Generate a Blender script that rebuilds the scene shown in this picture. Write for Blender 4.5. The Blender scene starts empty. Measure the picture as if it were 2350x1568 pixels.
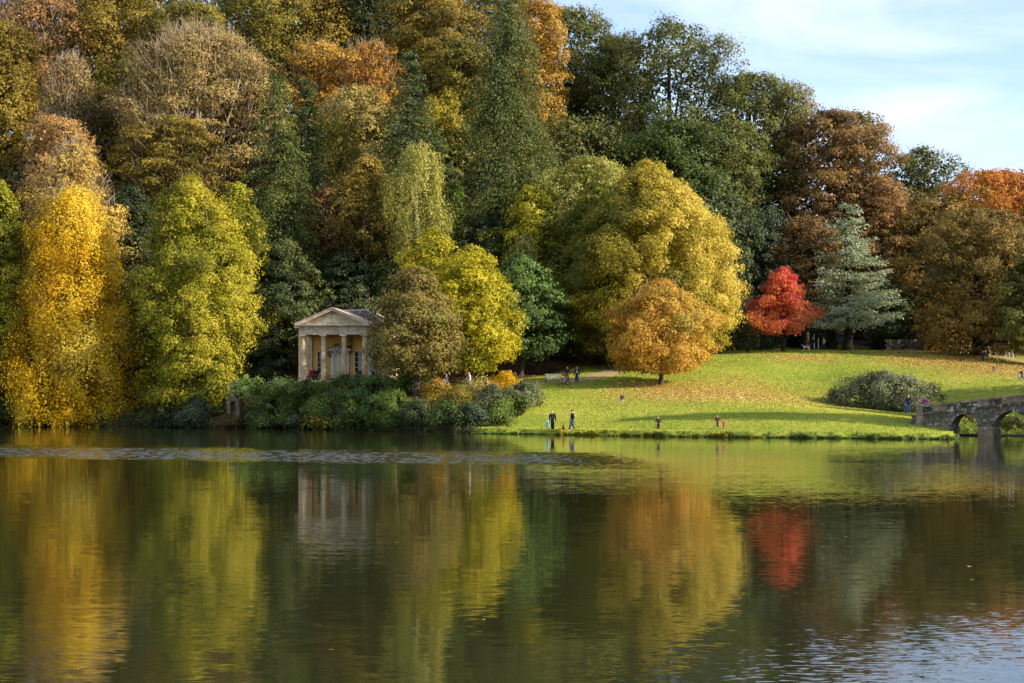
import bpy, bmesh, math, random
import numpy as np
from mathutils import Vector, Matrix
R = math.radians
PI = math.pi
sc = bpy.context.scene
C = sc.collection

# ---------------------------------------------------------------- camera
F, CU, VH, CAMZ = 3264.0, 1175.0, 912.0, 3.0      # focal length, image centre, eye level (2350 px wide frame), eye height
cd = bpy.data.cameras.new('camera'); cam = bpy.data.objects.new('camera', cd); C.objects.link(cam)
cam.location = (0, 0, CAMZ); cam.rotation_euler = (R(90), 0, 0)
cd.lens = 50; cd.sensor_width = 36; cd.shift_y = (VH - 784) / 2350.0; cd.clip_start = 0.5; cd.clip_end = 4000
sc.camera = cam

# ---------------------------------------------------------------- sky, sun, exposure
SUN_EL, SUN_AZ = 27.0, 109.0       # azimuth clockwise from +Y
world = bpy.data.worlds.new('World'); sc.world = world; world.use_nodes = True
nt = world.node_tree; nt.nodes.clear()
wo = nt.nodes.new('ShaderNodeOutputWorld'); bg = nt.nodes.new('ShaderNodeBackground')
sky = nt.nodes.new('ShaderNodeTexSky'); sky.sky_type = 'NISHITA'; sky.sun_disc = False
sky.sun_elevation = R(SUN_EL); sky.sun_rotation = R(SUN_AZ); sky.altitude = 100; sky.air_density = 1.0; sky.dust_density = .8; sky.ozone_density = 3.5
tc = nt.nodes.new('ShaderNodeTexCoord'); mp = nt.nodes.new('ShaderNodeMapping'); mp.inputs['Scale'].default_value = (2.0, 2.0, 7.0)
mp.inputs['Rotation'].default_value = (0.0, R(-24), 0)
n1 = nt.nodes.new('ShaderNodeTexNoise'); n1.inputs['Scale'].default_value = 2.1; n1.inputs['Detail'].default_value = 7; n1.inputs['Roughness'].default_value = 0.55; n1.inputs['Distortion'].default_value = 0.5
cr = nt.nodes.new('ShaderNodeMapRange'); cr.inputs[1].default_value = 0.40; cr.inputs[2].default_value = 0.72; cr.inputs[3].default_value = 0.15; cr.inputs[4].default_value = 0.62
mx = nt.nodes.new('ShaderNodeMix'); mx.data_type = 'RGBA'; mx.inputs[7].default_value = (5.3, 5.4, 6.3, 1)
nt.links.new(tc.outputs['Generated'], mp.inputs[0]); nt.links.new(mp.outputs[0], n1.inputs['Vector']); nt.links.new(n1.outputs[0], cr.inputs[0])
nt.links.new(cr.outputs[0], mx.inputs[0]); nt.links.new(sky.outputs[0], mx.inputs[6]); nt.links.new(mx.outputs[2], bg.inputs[0])
bg.inputs[1].default_value = 0.148; nt.links.new(bg.outputs[0], wo.inputs[0])
sd = bpy.data.lights.new('sun', 'SUN'); sun = bpy.data.objects.new('sun', sd); C.objects.link(sun)
sd.energy = 4.95; sd.angle = R(0.5); sd.color = (1.0, 0.88, 0.70)
sdir = Vector((math.sin(R(SUN_AZ)) * math.cos(R(SUN_EL)), math.cos(R(SUN_AZ)) * math.cos(R(SUN_EL)), math.sin(R(SUN_EL))))
sun.rotation_euler = sdir.to_track_quat('Z', 'Y').to_euler(); sun.location = (60, -20, 60)
sc.view_settings.view_transform = 'Standard'; sc.view_settings.look = 'None'; sc.view_settings.exposure = 0.92; sc.view_settings.gamma = 1.0
sc.render.engine = 'CYCLES'
cy = sc.cycles
cy.max_bounces = 6; cy.diffuse_bounces = 3; cy.glossy_bounces = 3; cy.transmission_bounces = 4; cy.transparent_max_bounces = 4
cy.caustics_reflective = False; cy.caustics_refractive = False; cy.sample_clamp_indirect = 6.0
cy.use_denoising = True
try: cy.denoiser = 'OPENIMAGEDENOISE'
except Exception: pass

# ---------------------------------------------------------------- helpers
def at(u, v, Y): return ((u - CU) / F * Y, Y, CAMZ - (v - VH) / F * Y)
def lin(c):
    return tuple((x / 255 / 12.92) if x / 255 <= 0.04045 else ((x / 255 + 0.055) / 1.055) ** 2.4 for x in c)

_m = {}
def new_mat(name):
    m = bpy.data.materials.new(name); m.use_nodes = True; t = m.node_tree; t.nodes.clear()
    o = t.nodes.new('ShaderNodeOutputMaterial'); return m, t, o
def N(t, kind, **kw):
    n = t.nodes.new(kind)
    for k, v in kw.items():
        if hasattr(n, k): setattr(n, k, v)
        else: n.inputs[k.replace('_', ' ')].default_value = v
    return n
def ramp(t, stops, fac, interp='LINEAR'):
    r = t.nodes.new('ShaderNodeValToRGB'); e = r.color_ramp.elements; r.color_ramp.interpolation = interp
    while len(e) < len(stops): e.new(0.5)
    for i, (p, c) in enumerate(stops):
        e[i].position = p; e[i].color = (*c, 1)
    t.links.new(fac, r.inputs[0]); return r
def solid(name, srgb, rough=0.8, var=0.25, scale=3.0, metal=0.0, spec=0.3, gain=0.8):
    """a plain surface with a little tonal variation"""
    if name in _m: return _m[name]
    m, t, o = new_mat(name)
    b = N(t, 'ShaderNodeBsdfPrincipled'); b.inputs['Roughness'].default_value = rough; b.inputs['Metallic'].default_value = metal; b.inputs['Specular IOR Level'].default_value = spec
    c = [x * gain for x in lin(srgb)]
    tcn = N(t, 'ShaderNodeTexCoord'); n = N(t, 'ShaderNodeTexNoise', Scale=scale, Detail=5.0)
    t.links.new(tcn.outputs['Object'], n.inputs['Vector'])
    r = ramp(t, [(0.3, [x * (1 - var) for x in c]), (0.7, [min(1, x * (1 + var)) for x in c])], n.outputs[0])
    t.links.new(r.outputs[0], b.inputs['Base Color']); t.links.new(b.outputs[0], o.inputs[0]); _m[name] = m; return m
def stone(name, base, dark, lichen, amount=0.5, scale=2.0, brick=None, lichscale=9.0):
    if name in _m: return _m[name]
    m, t, o = new_mat(name)
    b = N(t, 'ShaderNodeBsdfPrincipled'); b.inputs['Roughness'].default_value = 0.92; b.inputs['Specular IOR Level'].default_value = 0.15
    tcn = N(t, 'ShaderNodeTexCoord')
    n = N(t, 'ShaderNodeTexNoise', Scale=scale, Detail=8.0, Roughness=0.7); t.links.new(tcn.outputs['Object'], n.inputs['Vector'])
    r = ramp(t, [(0.32, lin(dark)), (0.62, lin(base))], n.outputs[0])
    n2 = N(t, 'ShaderNodeTexNoise', Scale=lichscale, Detail=4.0, Roughness=0.6); t.links.new(tcn.outputs['Object'], n2.inputs['Vector'])
    n3 = N(t, 'ShaderNodeTexNoise', Scale=lichscale * 0.16, Detail=2.0); t.links.new(tcn.outputs['Object'], n3.inputs['Vector'])
    ad = N(t, 'ShaderNodeMath', operation='ADD'); t.links.new(n2.outputs[0], ad.inputs[0]); t.links.new(n3.outputs[0], ad.inputs[1])
    mr = N(t, 'ShaderNodeMapRange'); mr.inputs[1].default_value = 1.22 - 0.2 * amount; mr.inputs[2].default_value = 1.27 - 0.2 * amount; t.links.new(ad.outputs[0], mr.inputs[0])
    mix = N(t, 'ShaderNodeMix', data_type='RGBA'); mix.inputs[7].default_value = (*lin(lichen), 1)
    t.links.new(mr.outputs[0], mix.inputs[0]); t.links.new(r.outputs[0], mix.inputs[6]); t.links.new(mix.outputs[2], b.inputs['Base Color'])
    bp = N(t, 'ShaderNodeBump', Strength=0.6, Distance=0.05); t.links.new(n.outputs[0], bp.inputs['Height']); t.links.new(bp.outputs[0], b.inputs['Normal'])
    t.links.new(b.outputs[0], o.inputs[0]); _m[name] = m; return m
def soft(c):
    m_ = max(c); return tuple(m_ * (x / m_) ** 0.84 for x in c)
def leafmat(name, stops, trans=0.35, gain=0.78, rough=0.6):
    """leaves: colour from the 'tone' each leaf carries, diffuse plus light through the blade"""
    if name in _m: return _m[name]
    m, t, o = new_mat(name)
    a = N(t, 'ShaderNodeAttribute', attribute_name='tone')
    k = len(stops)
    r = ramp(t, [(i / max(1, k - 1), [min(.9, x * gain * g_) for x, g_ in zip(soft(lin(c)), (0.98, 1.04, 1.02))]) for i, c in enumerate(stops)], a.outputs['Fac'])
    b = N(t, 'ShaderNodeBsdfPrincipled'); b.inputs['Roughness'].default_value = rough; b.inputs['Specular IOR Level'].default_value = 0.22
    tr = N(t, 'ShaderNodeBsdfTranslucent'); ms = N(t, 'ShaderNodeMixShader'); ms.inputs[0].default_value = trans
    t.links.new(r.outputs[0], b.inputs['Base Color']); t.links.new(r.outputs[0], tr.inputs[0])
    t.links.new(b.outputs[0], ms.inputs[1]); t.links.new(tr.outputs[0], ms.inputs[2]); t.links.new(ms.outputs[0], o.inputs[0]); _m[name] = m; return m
def barkmat(name, a, b_):
    return stone(name, a, b_, (120, 125, 95), 0.1, 3.0)

def link(name, me, mat=None, parent=None, loc=None, rotz=None):
    o = bpy.data.objects.new(name, me); C.objects.link(o)
    if mat is not None and me is not None and len(me.materials) == 0: me.materials.append(mat)
    if parent is not None: o.parent = parent
    if loc is not None: o.location = loc
    if rotz is not None: o.rotation_euler = (0, 0, rotz)
    return o
def tag(o, label=None, cat=None, group=None, kind=None):
    if label: o['label'] = label
    if cat: o['category'] = cat
    if group: o['group'] = group
    if kind: o['kind'] = kind
    return o
def thing(name, label, cat, loc=(0, 0, 0), rotz=0, group=None):
    o = bpy.data.objects.new(name, None); C.objects.link(o); o.location = loc; o.rotation_euler = (0, 0, rotz)
    o.empty_display_size = 0.3
    return tag(o, label, cat, group)

class MB:
    """collects solids and links them as ONE mesh"""
    def __init__(s): s.v = []; s.f = []
    def add(s, vs, fs):
        b = len(s.v); s.v += [tuple(p) for p in vs]; s.f += [tuple(i + b for i in f) for f in fs]; return s
    def box(s, x0, x1, y0, y1, z0, z1):
        return s.add([(x0, y0, z0), (x1, y0, z0), (x1, y1, z0), (x0, y1, z0), (x0, y0, z1), (x1, y0, z1), (x1, y1, z1), (x0, y1, z1)],
                     [(0, 3, 2, 1), (4, 5, 6, 7), (0, 1, 5, 4), (1, 2, 6, 5), (2, 3, 7, 6), (3, 0, 4, 7)])
    def lathe(s, prof, n=20, cx=0, cy=0, sx=1, sy=1):
        vs = []; fs = []
        for (r, z) in prof:
            for k in range(n): vs.append((cx + r * sx * math.cos(2 * PI * k / n), cy + r * sy * math.sin(2 * PI * k / n), z))
        for i in range(len(prof) - 1):
            for k in range(n):
                fs.append((i * n + k, i * n + (k + 1) % n, (i + 1) * n + (k + 1) % n, (i + 1) * n + k))
        fs.append(tuple(range(n - 1, -1, -1))); fs.append(tuple((len(prof) - 1) * n + k for k in range(n)))
        return s.add(vs, fs)
    def tube(s, pts, rad, n=6):
        pts = [Vector(p) for p in pts]
        if not hasattr(rad, '__len__'): rad = [rad] * len(pts)
        vs = []; fs = []; pn = None
        for i, p in enumerate(pts):
            d = (pts[min(i + 1, len(pts) - 1)] - pts[max(i - 1, 0)]); d = d.normalized() if d.length > 1e-9 else Vector((0, 0, 1))
            a = d.cross(Vector((0, 0, 1)) if abs(d.z) < 0.95 else Vector((1, 0, 0))).normalized() if pn is None else (pn - d * pn.dot(d)).normalized()
            pn = a; b = d.cross(a)
            for k in range(n):
                q = p + (a * math.cos(2 * PI * k / n) + b * math.sin(2 * PI * k / n)) * rad[i]; vs.append(tuple(q))
        for i in range(len(pts) - 1):
            for k in range(n): fs.append((i * n + k, i * n + (k + 1) % n, (i + 1) * n + (k + 1) % n, (i + 1) * n + k))
        fs.append(tuple(range(n - 1, -1, -1))); fs.append(tuple((len(pts) - 1) * n + k for k in range(n)))
        return s.add(vs, fs)
    def prism(s, poly, y0, y1):          # poly in (x,z), extruded along y
        n = len(poly); vs = [(x, y0, z) for x, z in poly] + [(x, y1, z) for x, z in poly]
        fs = [tuple(range(n)), tuple(range(2 * n - 1, n - 1, -1))] + [(i, i + n, (i + 1) % n + n, (i + 1) % n) for i in range(n)]
        return s.add(vs, fs)
    def mesh(s, name):
        me = bpy.data.meshes.new(name); me.from_pydata(s.v, [], s.f); me.validate()
        bm = bmesh.new(); bm.from_mesh(me); bmesh.ops.recalc_face_normals(bm, faces=bm.faces); bm.to_mesh(me); bm.free(); return me
    def build(s, name, mat, parent=None, smooth=False, loc=None):
        me = s.mesh(name)
        if smooth: me.polygons.foreach_set('use_smooth', [True] * len(me.polygons))
        return link(name, me, mat, parent, loc)

def leaf_mesh(name, c, nrm, l, w, tone, rng, axis=None, tri=False):
    """rhombus blades: centre, normal, half length, half width, tone per leaf"""
    n = len(c); nrm = nrm / (np.linalg.norm(nrm, axis=1, keepdims=True) + 1e-9)
    if axis is None: a = rng.normal(size=(n, 3))
    else: a = axis
    a = a - nrm * np.sum(a * nrm, axis=1, keepdims=True); a /= (np.linalg.norm(a, axis=1, keepdims=True) + 1e-9)
    b = np.cross(nrm, a); l = np.broadcast_to(np.asarray(l, float), (n,))[:, None]; w = np.broadcast_to(np.asarray(w, float), (n,))[:, None]
    k = 3 if tri else 4
    V = np.empty((n, k, 3), np.float32)
    if tri: V[:, 0] = c - b * w; V[:, 1] = c + b * w; V[:, 2] = c + a * l
    else: V[:, 0] = c - a * l; V[:, 1] = c + b * w; V[:, 2] = c + a * l; V[:, 3] = c - b * w
    me = bpy.data.meshes.new(name); me.vertices.add(n * k); me.vertices.foreach_set('co', V.ravel())
    me.loops.add(n * k); me.loops.foreach_set('vertex_index', np.arange(n * k, dtype=np.int32))
    me.polygons.add(n); me.polygons.foreach_set('loop_start', np.arange(n, dtype=np.int32) * k)
    at_ = me.attributes.new('tone', 'FLOAT', 'FACE'); at_.data.foreach_set('value', np.clip(tone, 0, 1).astype(np.float32))
    me.update(calc_edges=True); return me

# ---------------------------------------------------------------- ground shape
SH = np.array([(-400, 190), (-150, 168), (-60, 150), (-53, 148), (-24, 139), (-6.5, 122), (-2.7, 118), (3.3, 114), (10, 109.5), (17, 106), (30.8, 101.5), (32.6, 104), (33.6, 110), (34.6, 112.5), (40, 112), (60, 109), (100, 104), (400, 90)], float)
def shoreY(X):
    X = np.asarray(X, float); return np.interp(X, SH[:, 0], SH[:, 1]) + .22 * np.sin(X * 1.3 + .6) + .16 * np.sin(X * 3.1) + .1 * np.sin(X * 7.3 + 2)
CPV = [(1290, 882, 139), (1427, 932, 124), (1491, 878, 138), (1400, 850, 150), (1300, 822, 165), (1779, 806, 172), (1925, 806, 170), (1890, 794, 193),
       (2150, 800, 185), (2230, 815, 165), (2330, 875, 140), (2150, 900, 138), (2083, 946, 133), (2000, 941, 130), (1900, 880, 145), (1700, 840, 150), (1650, 845, 150),
       (1100, 985, 121), (2160, 1000, 104), (2100, 962, 112), (2050, 950, 124), (1650, 978, 110), (1300, 978, 118), (1300, 940, 126), (1560, 925, 124), (1800, 925, 128),
       (900, 980, 129), (1010, 920, 131), (1150, 960, 124), (1210, 900, 133), (600, 975, 141), (535, 942, 141), (200, 970, 150), (2330, 985, 118), (2300, 930, 128), (2345, 905, 133)]
CP = [at(*p) for p in CPV] + [(-17.4, 137, 4.55), (-17.4, 141, 4.62), (-12, 141, 4.62), (-22, 143, 4.6), (-17, 150, 4.7), (-10, 137, 4.5), (-26, 141, 4.2), (-4, 137, 4.3), (-40, 155, 4.5), (-60, 162, 5),
     (-80, 180, 16), (-50, 195, 26), (-20, 175, 13), (-20, 195, 24), (-20, 240, 45), (-80, 250, 48), (5, 170, 8.5), (20, 180, 9), (20, 205, 18), (20, 240, 34), (20, 280, 46), (50, 195, 10.5), (50, 220, 16), (50, 260, 28),
     (80, 180, 9), (80, 220, 15), (80, 260, 24), (60, 330, 38), (-60, 330, 62), (0, 330, 56), (110, 300, 26), (140, 250, 16), (140, 330, 30), (-110, 175, 8), (-120, 210, 26), (-120, 330, 60), (120, 120, 3), (120, 170, 7), (70, 120, 1.6), (70, 145, 4.2), (60, 165, 7)]
CP = np.array(CP, float)
def _U(r2): return 0.5 * r2 * np.log(r2 + 1e-9)
_n = len(CP); _K = _U(((CP[:, None, :2] - CP[None, :, :2]) ** 2).sum(-1)) + np.eye(_n) * 2.0
_P = np.c_[np.ones(_n), CP[:, :2]]; _A = np.block([[_K, _P], [_P.T, np.zeros((3, 3))]])
_W = np.linalg.solve(_A, np.r_[CP[:, 2], 0, 0, 0])
def ground(X, Y):
    X = np.atleast_1d(np.asarray(X, float)); Y = np.atleast_1d(np.asarray(Y, float))
    x = np.clip(X, -125, 140); y = np.clip(Y, 98, 330)
    out = np.empty(len(x))
    for i in range(0, len(x), 20000):
        xx = x[i:i + 20000]; yy = y[i:i + 20000]
        out[i:i + 20000] = _U((xx[:, None] - CP[None, :, 0]) ** 2 + (yy[:, None] - CP[None, :, 1]) ** 2) @ _W[:_n] + _W[_n] + _W[_n + 1] * xx + _W[_n + 2] * yy
    d = Y - shoreY(X)
    out = np.maximum(out, 0.42 + 0.012 * np.clip(d, 0, 40))
    s = np.clip(d / 0.9, 0, 1); s = s * s * (3 - 2 * s)
    z = -1.4 + (out + 1.4) * s
    near = np.clip((9 - Y) / 6, 0, 1); z = np.where(Y < 12, -1.4 + 2.7 * near * near * (3 - 2 * near), z)
    return z
def gz(X, Y): return float(ground([X], [Y])[0])
def hit(u, v, y0=99.0, y1=240.0):
    """where the sight line of a picture point meets the ground"""
    Y = np.arange(y0, y1, 0.1); p = np.array([at(u, v, 1.0)]); X = (u - CU) / F * Y; Z = CAMZ - (v - VH) / F * Y
    g = ground(X, Y); ok = np.where((g >= Z) & (Y > shoreY(X)))[0]
    k = ok[0] if len(ok) else len(Y) - 1
    return (float(X[k]), float(Y[k]), float(g[k]))

# grid: fine over the lawn, coarse beyond
def axis(segs):
    a = []
    for (p, q, st) in segs: a += list(np.arange(p, q, st))
    return np.array(a + [segs[-1][1]])
gx = axis([(-1500, -300, 150), (-300, -80, 8), (-80, -34, 1.6), (-34, 62, 0.55), (62, 100, 2.5), (100, 300, 10), (300, 1500, 150)])
gy = axis([(-200, 0, 20), (0, 14, 1.0), (14, 94, 8), (94, 160, 0.5), (160, 215, 1.2), (215, 340, 5), (340, 1500, 60)])
GX, GY = np.meshgrid(gx, gy); gzv = ground(GX.ravel(), GY.ravel())
far = np.clip((np.hypot(GX.ravel(), GY.ravel() - 150) - 350) / 600, 0, 1); gzv = gzv * (1 - far) + 8 * far
rs = np.random.RandomState(4)
nx, ny = len(gx), len(gy); idx = np.arange(nx * ny).reshape(ny, nx)
quads = np.stack([idx[:-1, :-1], idx[:-1, 1:], idx[1:, 1:], idx[1:, :-1]], -1).reshape(-1, 4)
gm = bpy.data.meshes.new('ground'); gm.vertices.add(nx * ny); gm.vertices.foreach_set('co', np.c_[GX.ravel(), GY.ravel(), gzv].ravel())
gm.loops.add(quads.size); gm.loops.foreach_set('vertex_index', quads.ravel().astype(np.int32)); gm.polygons.add(len(quads)); gm.polygons.foreach_set('loop_start', np.arange(len(quads), dtype=np.int32) * 4)
gm.polygons.foreach_set('use_smooth', np.ones(len(quads), bool))
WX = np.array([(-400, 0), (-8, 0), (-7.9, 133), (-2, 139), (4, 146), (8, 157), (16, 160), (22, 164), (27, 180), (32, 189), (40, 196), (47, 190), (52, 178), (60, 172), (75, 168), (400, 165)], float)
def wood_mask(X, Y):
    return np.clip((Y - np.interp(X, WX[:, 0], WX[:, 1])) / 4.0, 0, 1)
LIT = [((1590, 905), 11, 1.0), ((1700, 905), 12, 0.9), ((1520, 890), 7, 0.9), ((1800, 925), 10, 0.55), ((1870, 905), 8, 0.45), ((1835, 822), 7, 0.85), ((1780, 812), 6, 0.5), ((2230, 830), 13, 1.0), ((2120, 812), 10, 0.8), ((2320, 850), 11, 0.9), ((1330, 818), 12, 1.0), ((1400, 835), 8, 0.8), ((1700, 880), 9, .6)]
LITP = [(hit(*p), r, s) for p, r, s in LIT]
def litter_mask(X, Y):
    m = np.zeros(len(X))
    for (c, r, s) in LITP: m = np.maximum(m, s * np.exp(-(((X - c[0]) / r) ** 2 + ((Y - c[1]) / (r * 0.8)) ** 2) * 1.3))
    return np.clip(m, 0, 1)
_d = GY.ravel() - shoreY(GX.ravel())
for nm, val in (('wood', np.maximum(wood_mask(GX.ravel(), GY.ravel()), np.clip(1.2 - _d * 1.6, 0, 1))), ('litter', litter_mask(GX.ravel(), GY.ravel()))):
    a_ = gm.attributes.new(nm, 'FLOAT', 'POINT'); a_.data.foreach_set('value', val.astype(np.float32))
gm.update(calc_edges=True)
# ground material: mown grass, leaf litter, woodland floor
m, t, o = new_mat('lawn_and_woodland_floor')
tcn = N(t, 'ShaderNodeTexCoord')
def noi(scale, det=4.0, rough=0.6, vec=None):
    n = N(t, 'ShaderNodeTexNoise', Scale=scale, Detail=det, Roughness=rough); t.links.new(vec or tcn.outputs['Object'], n.inputs['Vector']); return n
na = noi(0.11, 5.0, 0.62); nb = noi(2.2, 4.0, 0.7); nc = noi(5.0, 3.0, 0.8)
g1 = ramp(t, [(0.30, (0.13, 0.175, 0.018)), (0.5, (0.205, 0.25, 0.028)), (0.72, (0.34, 0.31, 0.05))], na.outputs[0])
g2 = ramp(t, [(0.32, (0.45, 0.5, 0.4)), (0.55, (1.0, 1.0, 1.0)), (0.75, (1.5, 1.35, 1.1))], nb.outputs[0])
mg = N(t, 'ShaderNodeMix', data_type='RGBA', blend_type='MULTIPLY'); mg.inputs[0].default_value = 0.75; t.links.new(g1.outputs[0], mg.inputs[6]); t.links.new(g2.outputs[0], mg.inputs[7])
lt = ramp(t, [(0.3, (0.10, 0.055, 0.02)), (0.5, (0.30, 0.19, 0.045)), (0.72, (0.62, 0.42, 0.11))], nc.outputs[0])
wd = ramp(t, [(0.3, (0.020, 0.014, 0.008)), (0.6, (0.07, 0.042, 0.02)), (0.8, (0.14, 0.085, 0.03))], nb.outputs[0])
al = N(t, 'ShaderNodeAttribute', attribute_name='litter'); aw = N(t, 'ShaderNodeAttribute', attribute_name='wood')
s1 = N(t, 'ShaderNodeMath', operation='MULTIPLY_ADD'); s1.inputs[1].default_value = 1.0; nd = noi(3.3, 5.0, 0.75)
t.links.new(al.outputs['Fac'], s1.inputs[0]); t.links.new(nd.outputs[0], s1.inputs[2])
s2 = N(t, 'ShaderNodeMapRange'); s2.inputs[1].default_value = 0.82; s2.inputs[2].default_value = 1.15; s2.inputs[4].default_value = 0.85; t.links.new(s1.outputs[0], s2.inputs[0])
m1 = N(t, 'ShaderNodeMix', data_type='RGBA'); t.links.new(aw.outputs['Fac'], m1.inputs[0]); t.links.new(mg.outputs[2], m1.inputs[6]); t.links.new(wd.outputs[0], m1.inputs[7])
m2 = N(t, 'ShaderNodeMix', data_type='RGBA'); t.links.new(s2.outputs[0], m2.inputs[0]); t.links.new(m1.outputs[2], m2.inputs[6]); t.links.new(lt.outputs[0], m2.inputs[7])
b = N(t, 'ShaderNodeBsdfPrincipled'); b.inputs['Roughness'].default_value = 0.95; b.inputs['Specular IOR Level'].default_value = 0.1
bp = N(t, 'ShaderNodeBump', Strength=0.9, Distance=0.12); t.links.new(nb.outputs[0], bp.inputs['Height']); t.links.new(bp.outputs[0], b.inputs['Normal'])
t.links.new(m2.outputs[2], b.inputs['Base Color']); t.links.new(b.outputs[0], o.inputs[0])
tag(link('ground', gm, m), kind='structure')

# ---------------------------------------------------------------- lake
wm = MB().add([(-1200, -60, 0), (1200, -60, 0), (1200, 210, 0), (-1200, 210, 0)], [(0, 1, 2, 3)]).mesh('lake_water')
m, t, o = new_mat('lake_water')
tcn = N(t, 'ShaderNodeTexCoord')
def wave(sx, sy, det, seed):
    mp_ = N(t, 'ShaderNodeMapping'); mp_.inputs['Scale'].default_value = (sx, sy, 1); mp_.inputs['Location'].default_value = (seed, seed * 1.7, seed); t.links.new(tcn.outputs['Object'], mp_.inputs[0])
    n = N(t, 'ShaderNodeTexNoise', Scale=1.0, Detail=det, Roughness=0.55); t.links.new(mp_.outputs[0], n.inputs['Vector']); return n
wa = wave(0.8, 3.2, 3.0, 3.0); wb = wave(4.0, 14.0, 2.0, 11.0); patch = wave(0.035, 0.10, 4.0, 5.0)
sep = N(t, 'ShaderNodeSeparateXYZ'); t.links.new(tcn.outputs['Object'], sep.inputs[0])
# ruffled belt blown across the far water: a band in lake coordinates with a ragged edge
def mth(op, a, b_=None, c_=None):
    n = N(t, 'ShaderNodeMath', operation=op)
    for i, q in enumerate((a, b_, c_)):
        if q is None: continue
        if isinstance(q, (int, float)): n.inputs[i].default_value = q
        else: t.links.new(q, n.inputs[i])
    return n.outputs[0]
def mrange(v, a0, a1, b0=0.0, b1=1.0):
    n = N(t, 'ShaderNodeMapRange', interpolation_type='SMOOTHSTEP'); n.inputs[1].default_value = a0; n.inputs[2].default_value = a1; n.inputs[3].default_value = b0; n.inputs[4].default_value = b1
    t.links.new(v, n.inputs[0]); return n.outputs[0]
edge = wave(0.06, 0.3, 4.0, 21.0)
yy = mth('ADD', mth('MULTIPLY_ADD', sep.outputs[0], 0.36, sep.outputs[1]), mth('MULTIPLY', mth('SUBTRACT', edge.outputs[0], 0.5), 12.0))
band = mth('MULTIPLY', mrange(yy, 61, 65), mrange(yy, 73, 80, 1, 0)); band = mth('MULTIPLY', band, mrange(sep.outputs[0], 0, 7, 1, 0))
nearr = mth('MULTIPLY', mrange(mth('ADD', sep.outputs[1], mth('MULTIPLY', sep.outputs[0], -2.6)), 20, 8), mrange(sep.outputs[1], 24, 15))
pm = mrange(patch.outputs[0], 0.42, 0.62)
ruff = band
ampA = mth('MULTIPLY_ADD', pm, 0.016, 0.022)
ampB = mth('MULTIPLY_ADD', pm, 0.045, 0.04)
def slope(n, k, amp): 
    s_ = N(t, 'ShaderNodeSeparateColor'); t.links.new(n.outputs['Color'], s_.inputs[0]); return mth('MULTIPLY', mth('SUBTRACT', s_.outputs[k], 0.5), amp)
sx_ = mth('MULTIPLY', mth('ADD', slope(wa, 0, ampA), slope(wb, 0, ampB)), 0.45)
sy_ = mth('ADD', slope(wa, 1, ampA), slope(wb, 1, ampB))
# on ruffled water mostly the wavelet faces turned to the viewer are seen at this low angle
wc = wave(1.3, 1.1, 3.0, 31.0); sy_ = mth('SUBTRACT', sy_, mth('MULTIPLY', ruff, mth('MULTIPLY', mth('ABSOLUTE', mth('SUBTRACT', wc.outputs[0], 0.5)), 2.3)))
we = wave(3.2, 11.0, 3.0, 41.0); sy_ = mth('SUBTRACT', sy_, mth('MULTIPLY', nearr, mth('MULTIPLY', mth('ABSOLUTE', mth('SUBTRACT', we.outputs[0], 0.5)), 0.28)))
cmb = N(t, 'ShaderNodeCombineXYZ'); t.links.new(sx_, cmb.inputs[0]); t.links.new(sy_, cmb.inputs[1]); cmb.inputs[2].default_value = 1.0
nrm = N(t, 'ShaderNodeVectorMath', operation='NORMALIZE'); t.links.new(cmb.outputs[0], nrm.inputs[0])
b = N(t, 'ShaderNodeBsdfPrincipled'); b.inputs['Base Color'].default_value = (0.018, 0.020, 0.007, 1); b.inputs['Roughness'].default_value = 0.03; b.inputs['IOR'].default_value = 1.65
t.links.new(nrm.outputs[0], b.inputs['Normal']); t.links.new(b.outputs[0], o.inputs[0])
tag(link('lake_water', wm, m), kind='structure')

# ---------------------------------------------------------------- path
m_path = solid('gravel_path', (176, 146, 116), 0.95, 0.22, 4.0, gain=0.75)
def strip(name, pts, mat, lift=0.03, n=60):
    """pts: (X, Y, half width); a ribbon that follows the ground"""
    P = np.array(pts, float); tt = np.linspace(0, len(P) - 1, n); Q = np.stack([np.interp(tt, range(len(P)), P[:, k]) for k in range(3)], 1)
    for _ in range(6): Q[1:-1] = (Q[:-2] + 2 * Q[1:-1] + Q[2:]) / 4
    d = np.gradient(Q[:, :2], axis=0); d /= np.linalg.norm(d, axis=1, keepdims=True); nn = np.c_[-d[:, 1], d[:, 0]]
    ks = np.linspace(-1, 1, 9); vs = []
    for i in range(n):
        for k in ks: vs.append(Q[i, :2] + nn[i] * k * Q[i, 2])
    vs = np.array(vs); z = ground(vs[:, 0], vs[:, 1]) + lift; z.reshape(n, 9)[:, [0, 8]] -= 0.06
    mb = MB(); mb.add(np.c_[vs, z], [(i * 9 + j, i * 9 + j + 1, (i + 1) * 9 + j + 1, (i + 1) * 9 + j) for i in range(n - 1) for j in range(8)])
    return tag(mb.build(name, mat, smooth=True), kind='structure')
h1 = hit(1225, 881); h2 = hit(1290, 879); h3 = hit(1345, 872); h4 = hit(1400, 856); h5 = hit(1450, 846)
strip('path', [(-6, 139.5, 1.0), (h1[0], h1[1] + .2, 0.9), (h2[0], h2[1] + .6, 1.0), (h3[0], h3[1] + .6, 1.2), (h4[0], h4[1] + .5, 1.7), (h5[0], h5[1] + 3, 1.6), (h5[0] + 3, h5[1] + 12, 1.4)], m_path)
p1 = hit(2345, 832); p2 = hit(2290, 818); strip('path', [(p1[0] + 14, p1[1] - 9, 1.8), (p1[0], p1[1], 1.8), (p2[0], p2[1] + 3, 1.5), (p2[0] - 8, p2[1] + 9, 1.3), (p2[0] - 16, p2[1] + 12, 1.2)], m_path)

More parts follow.
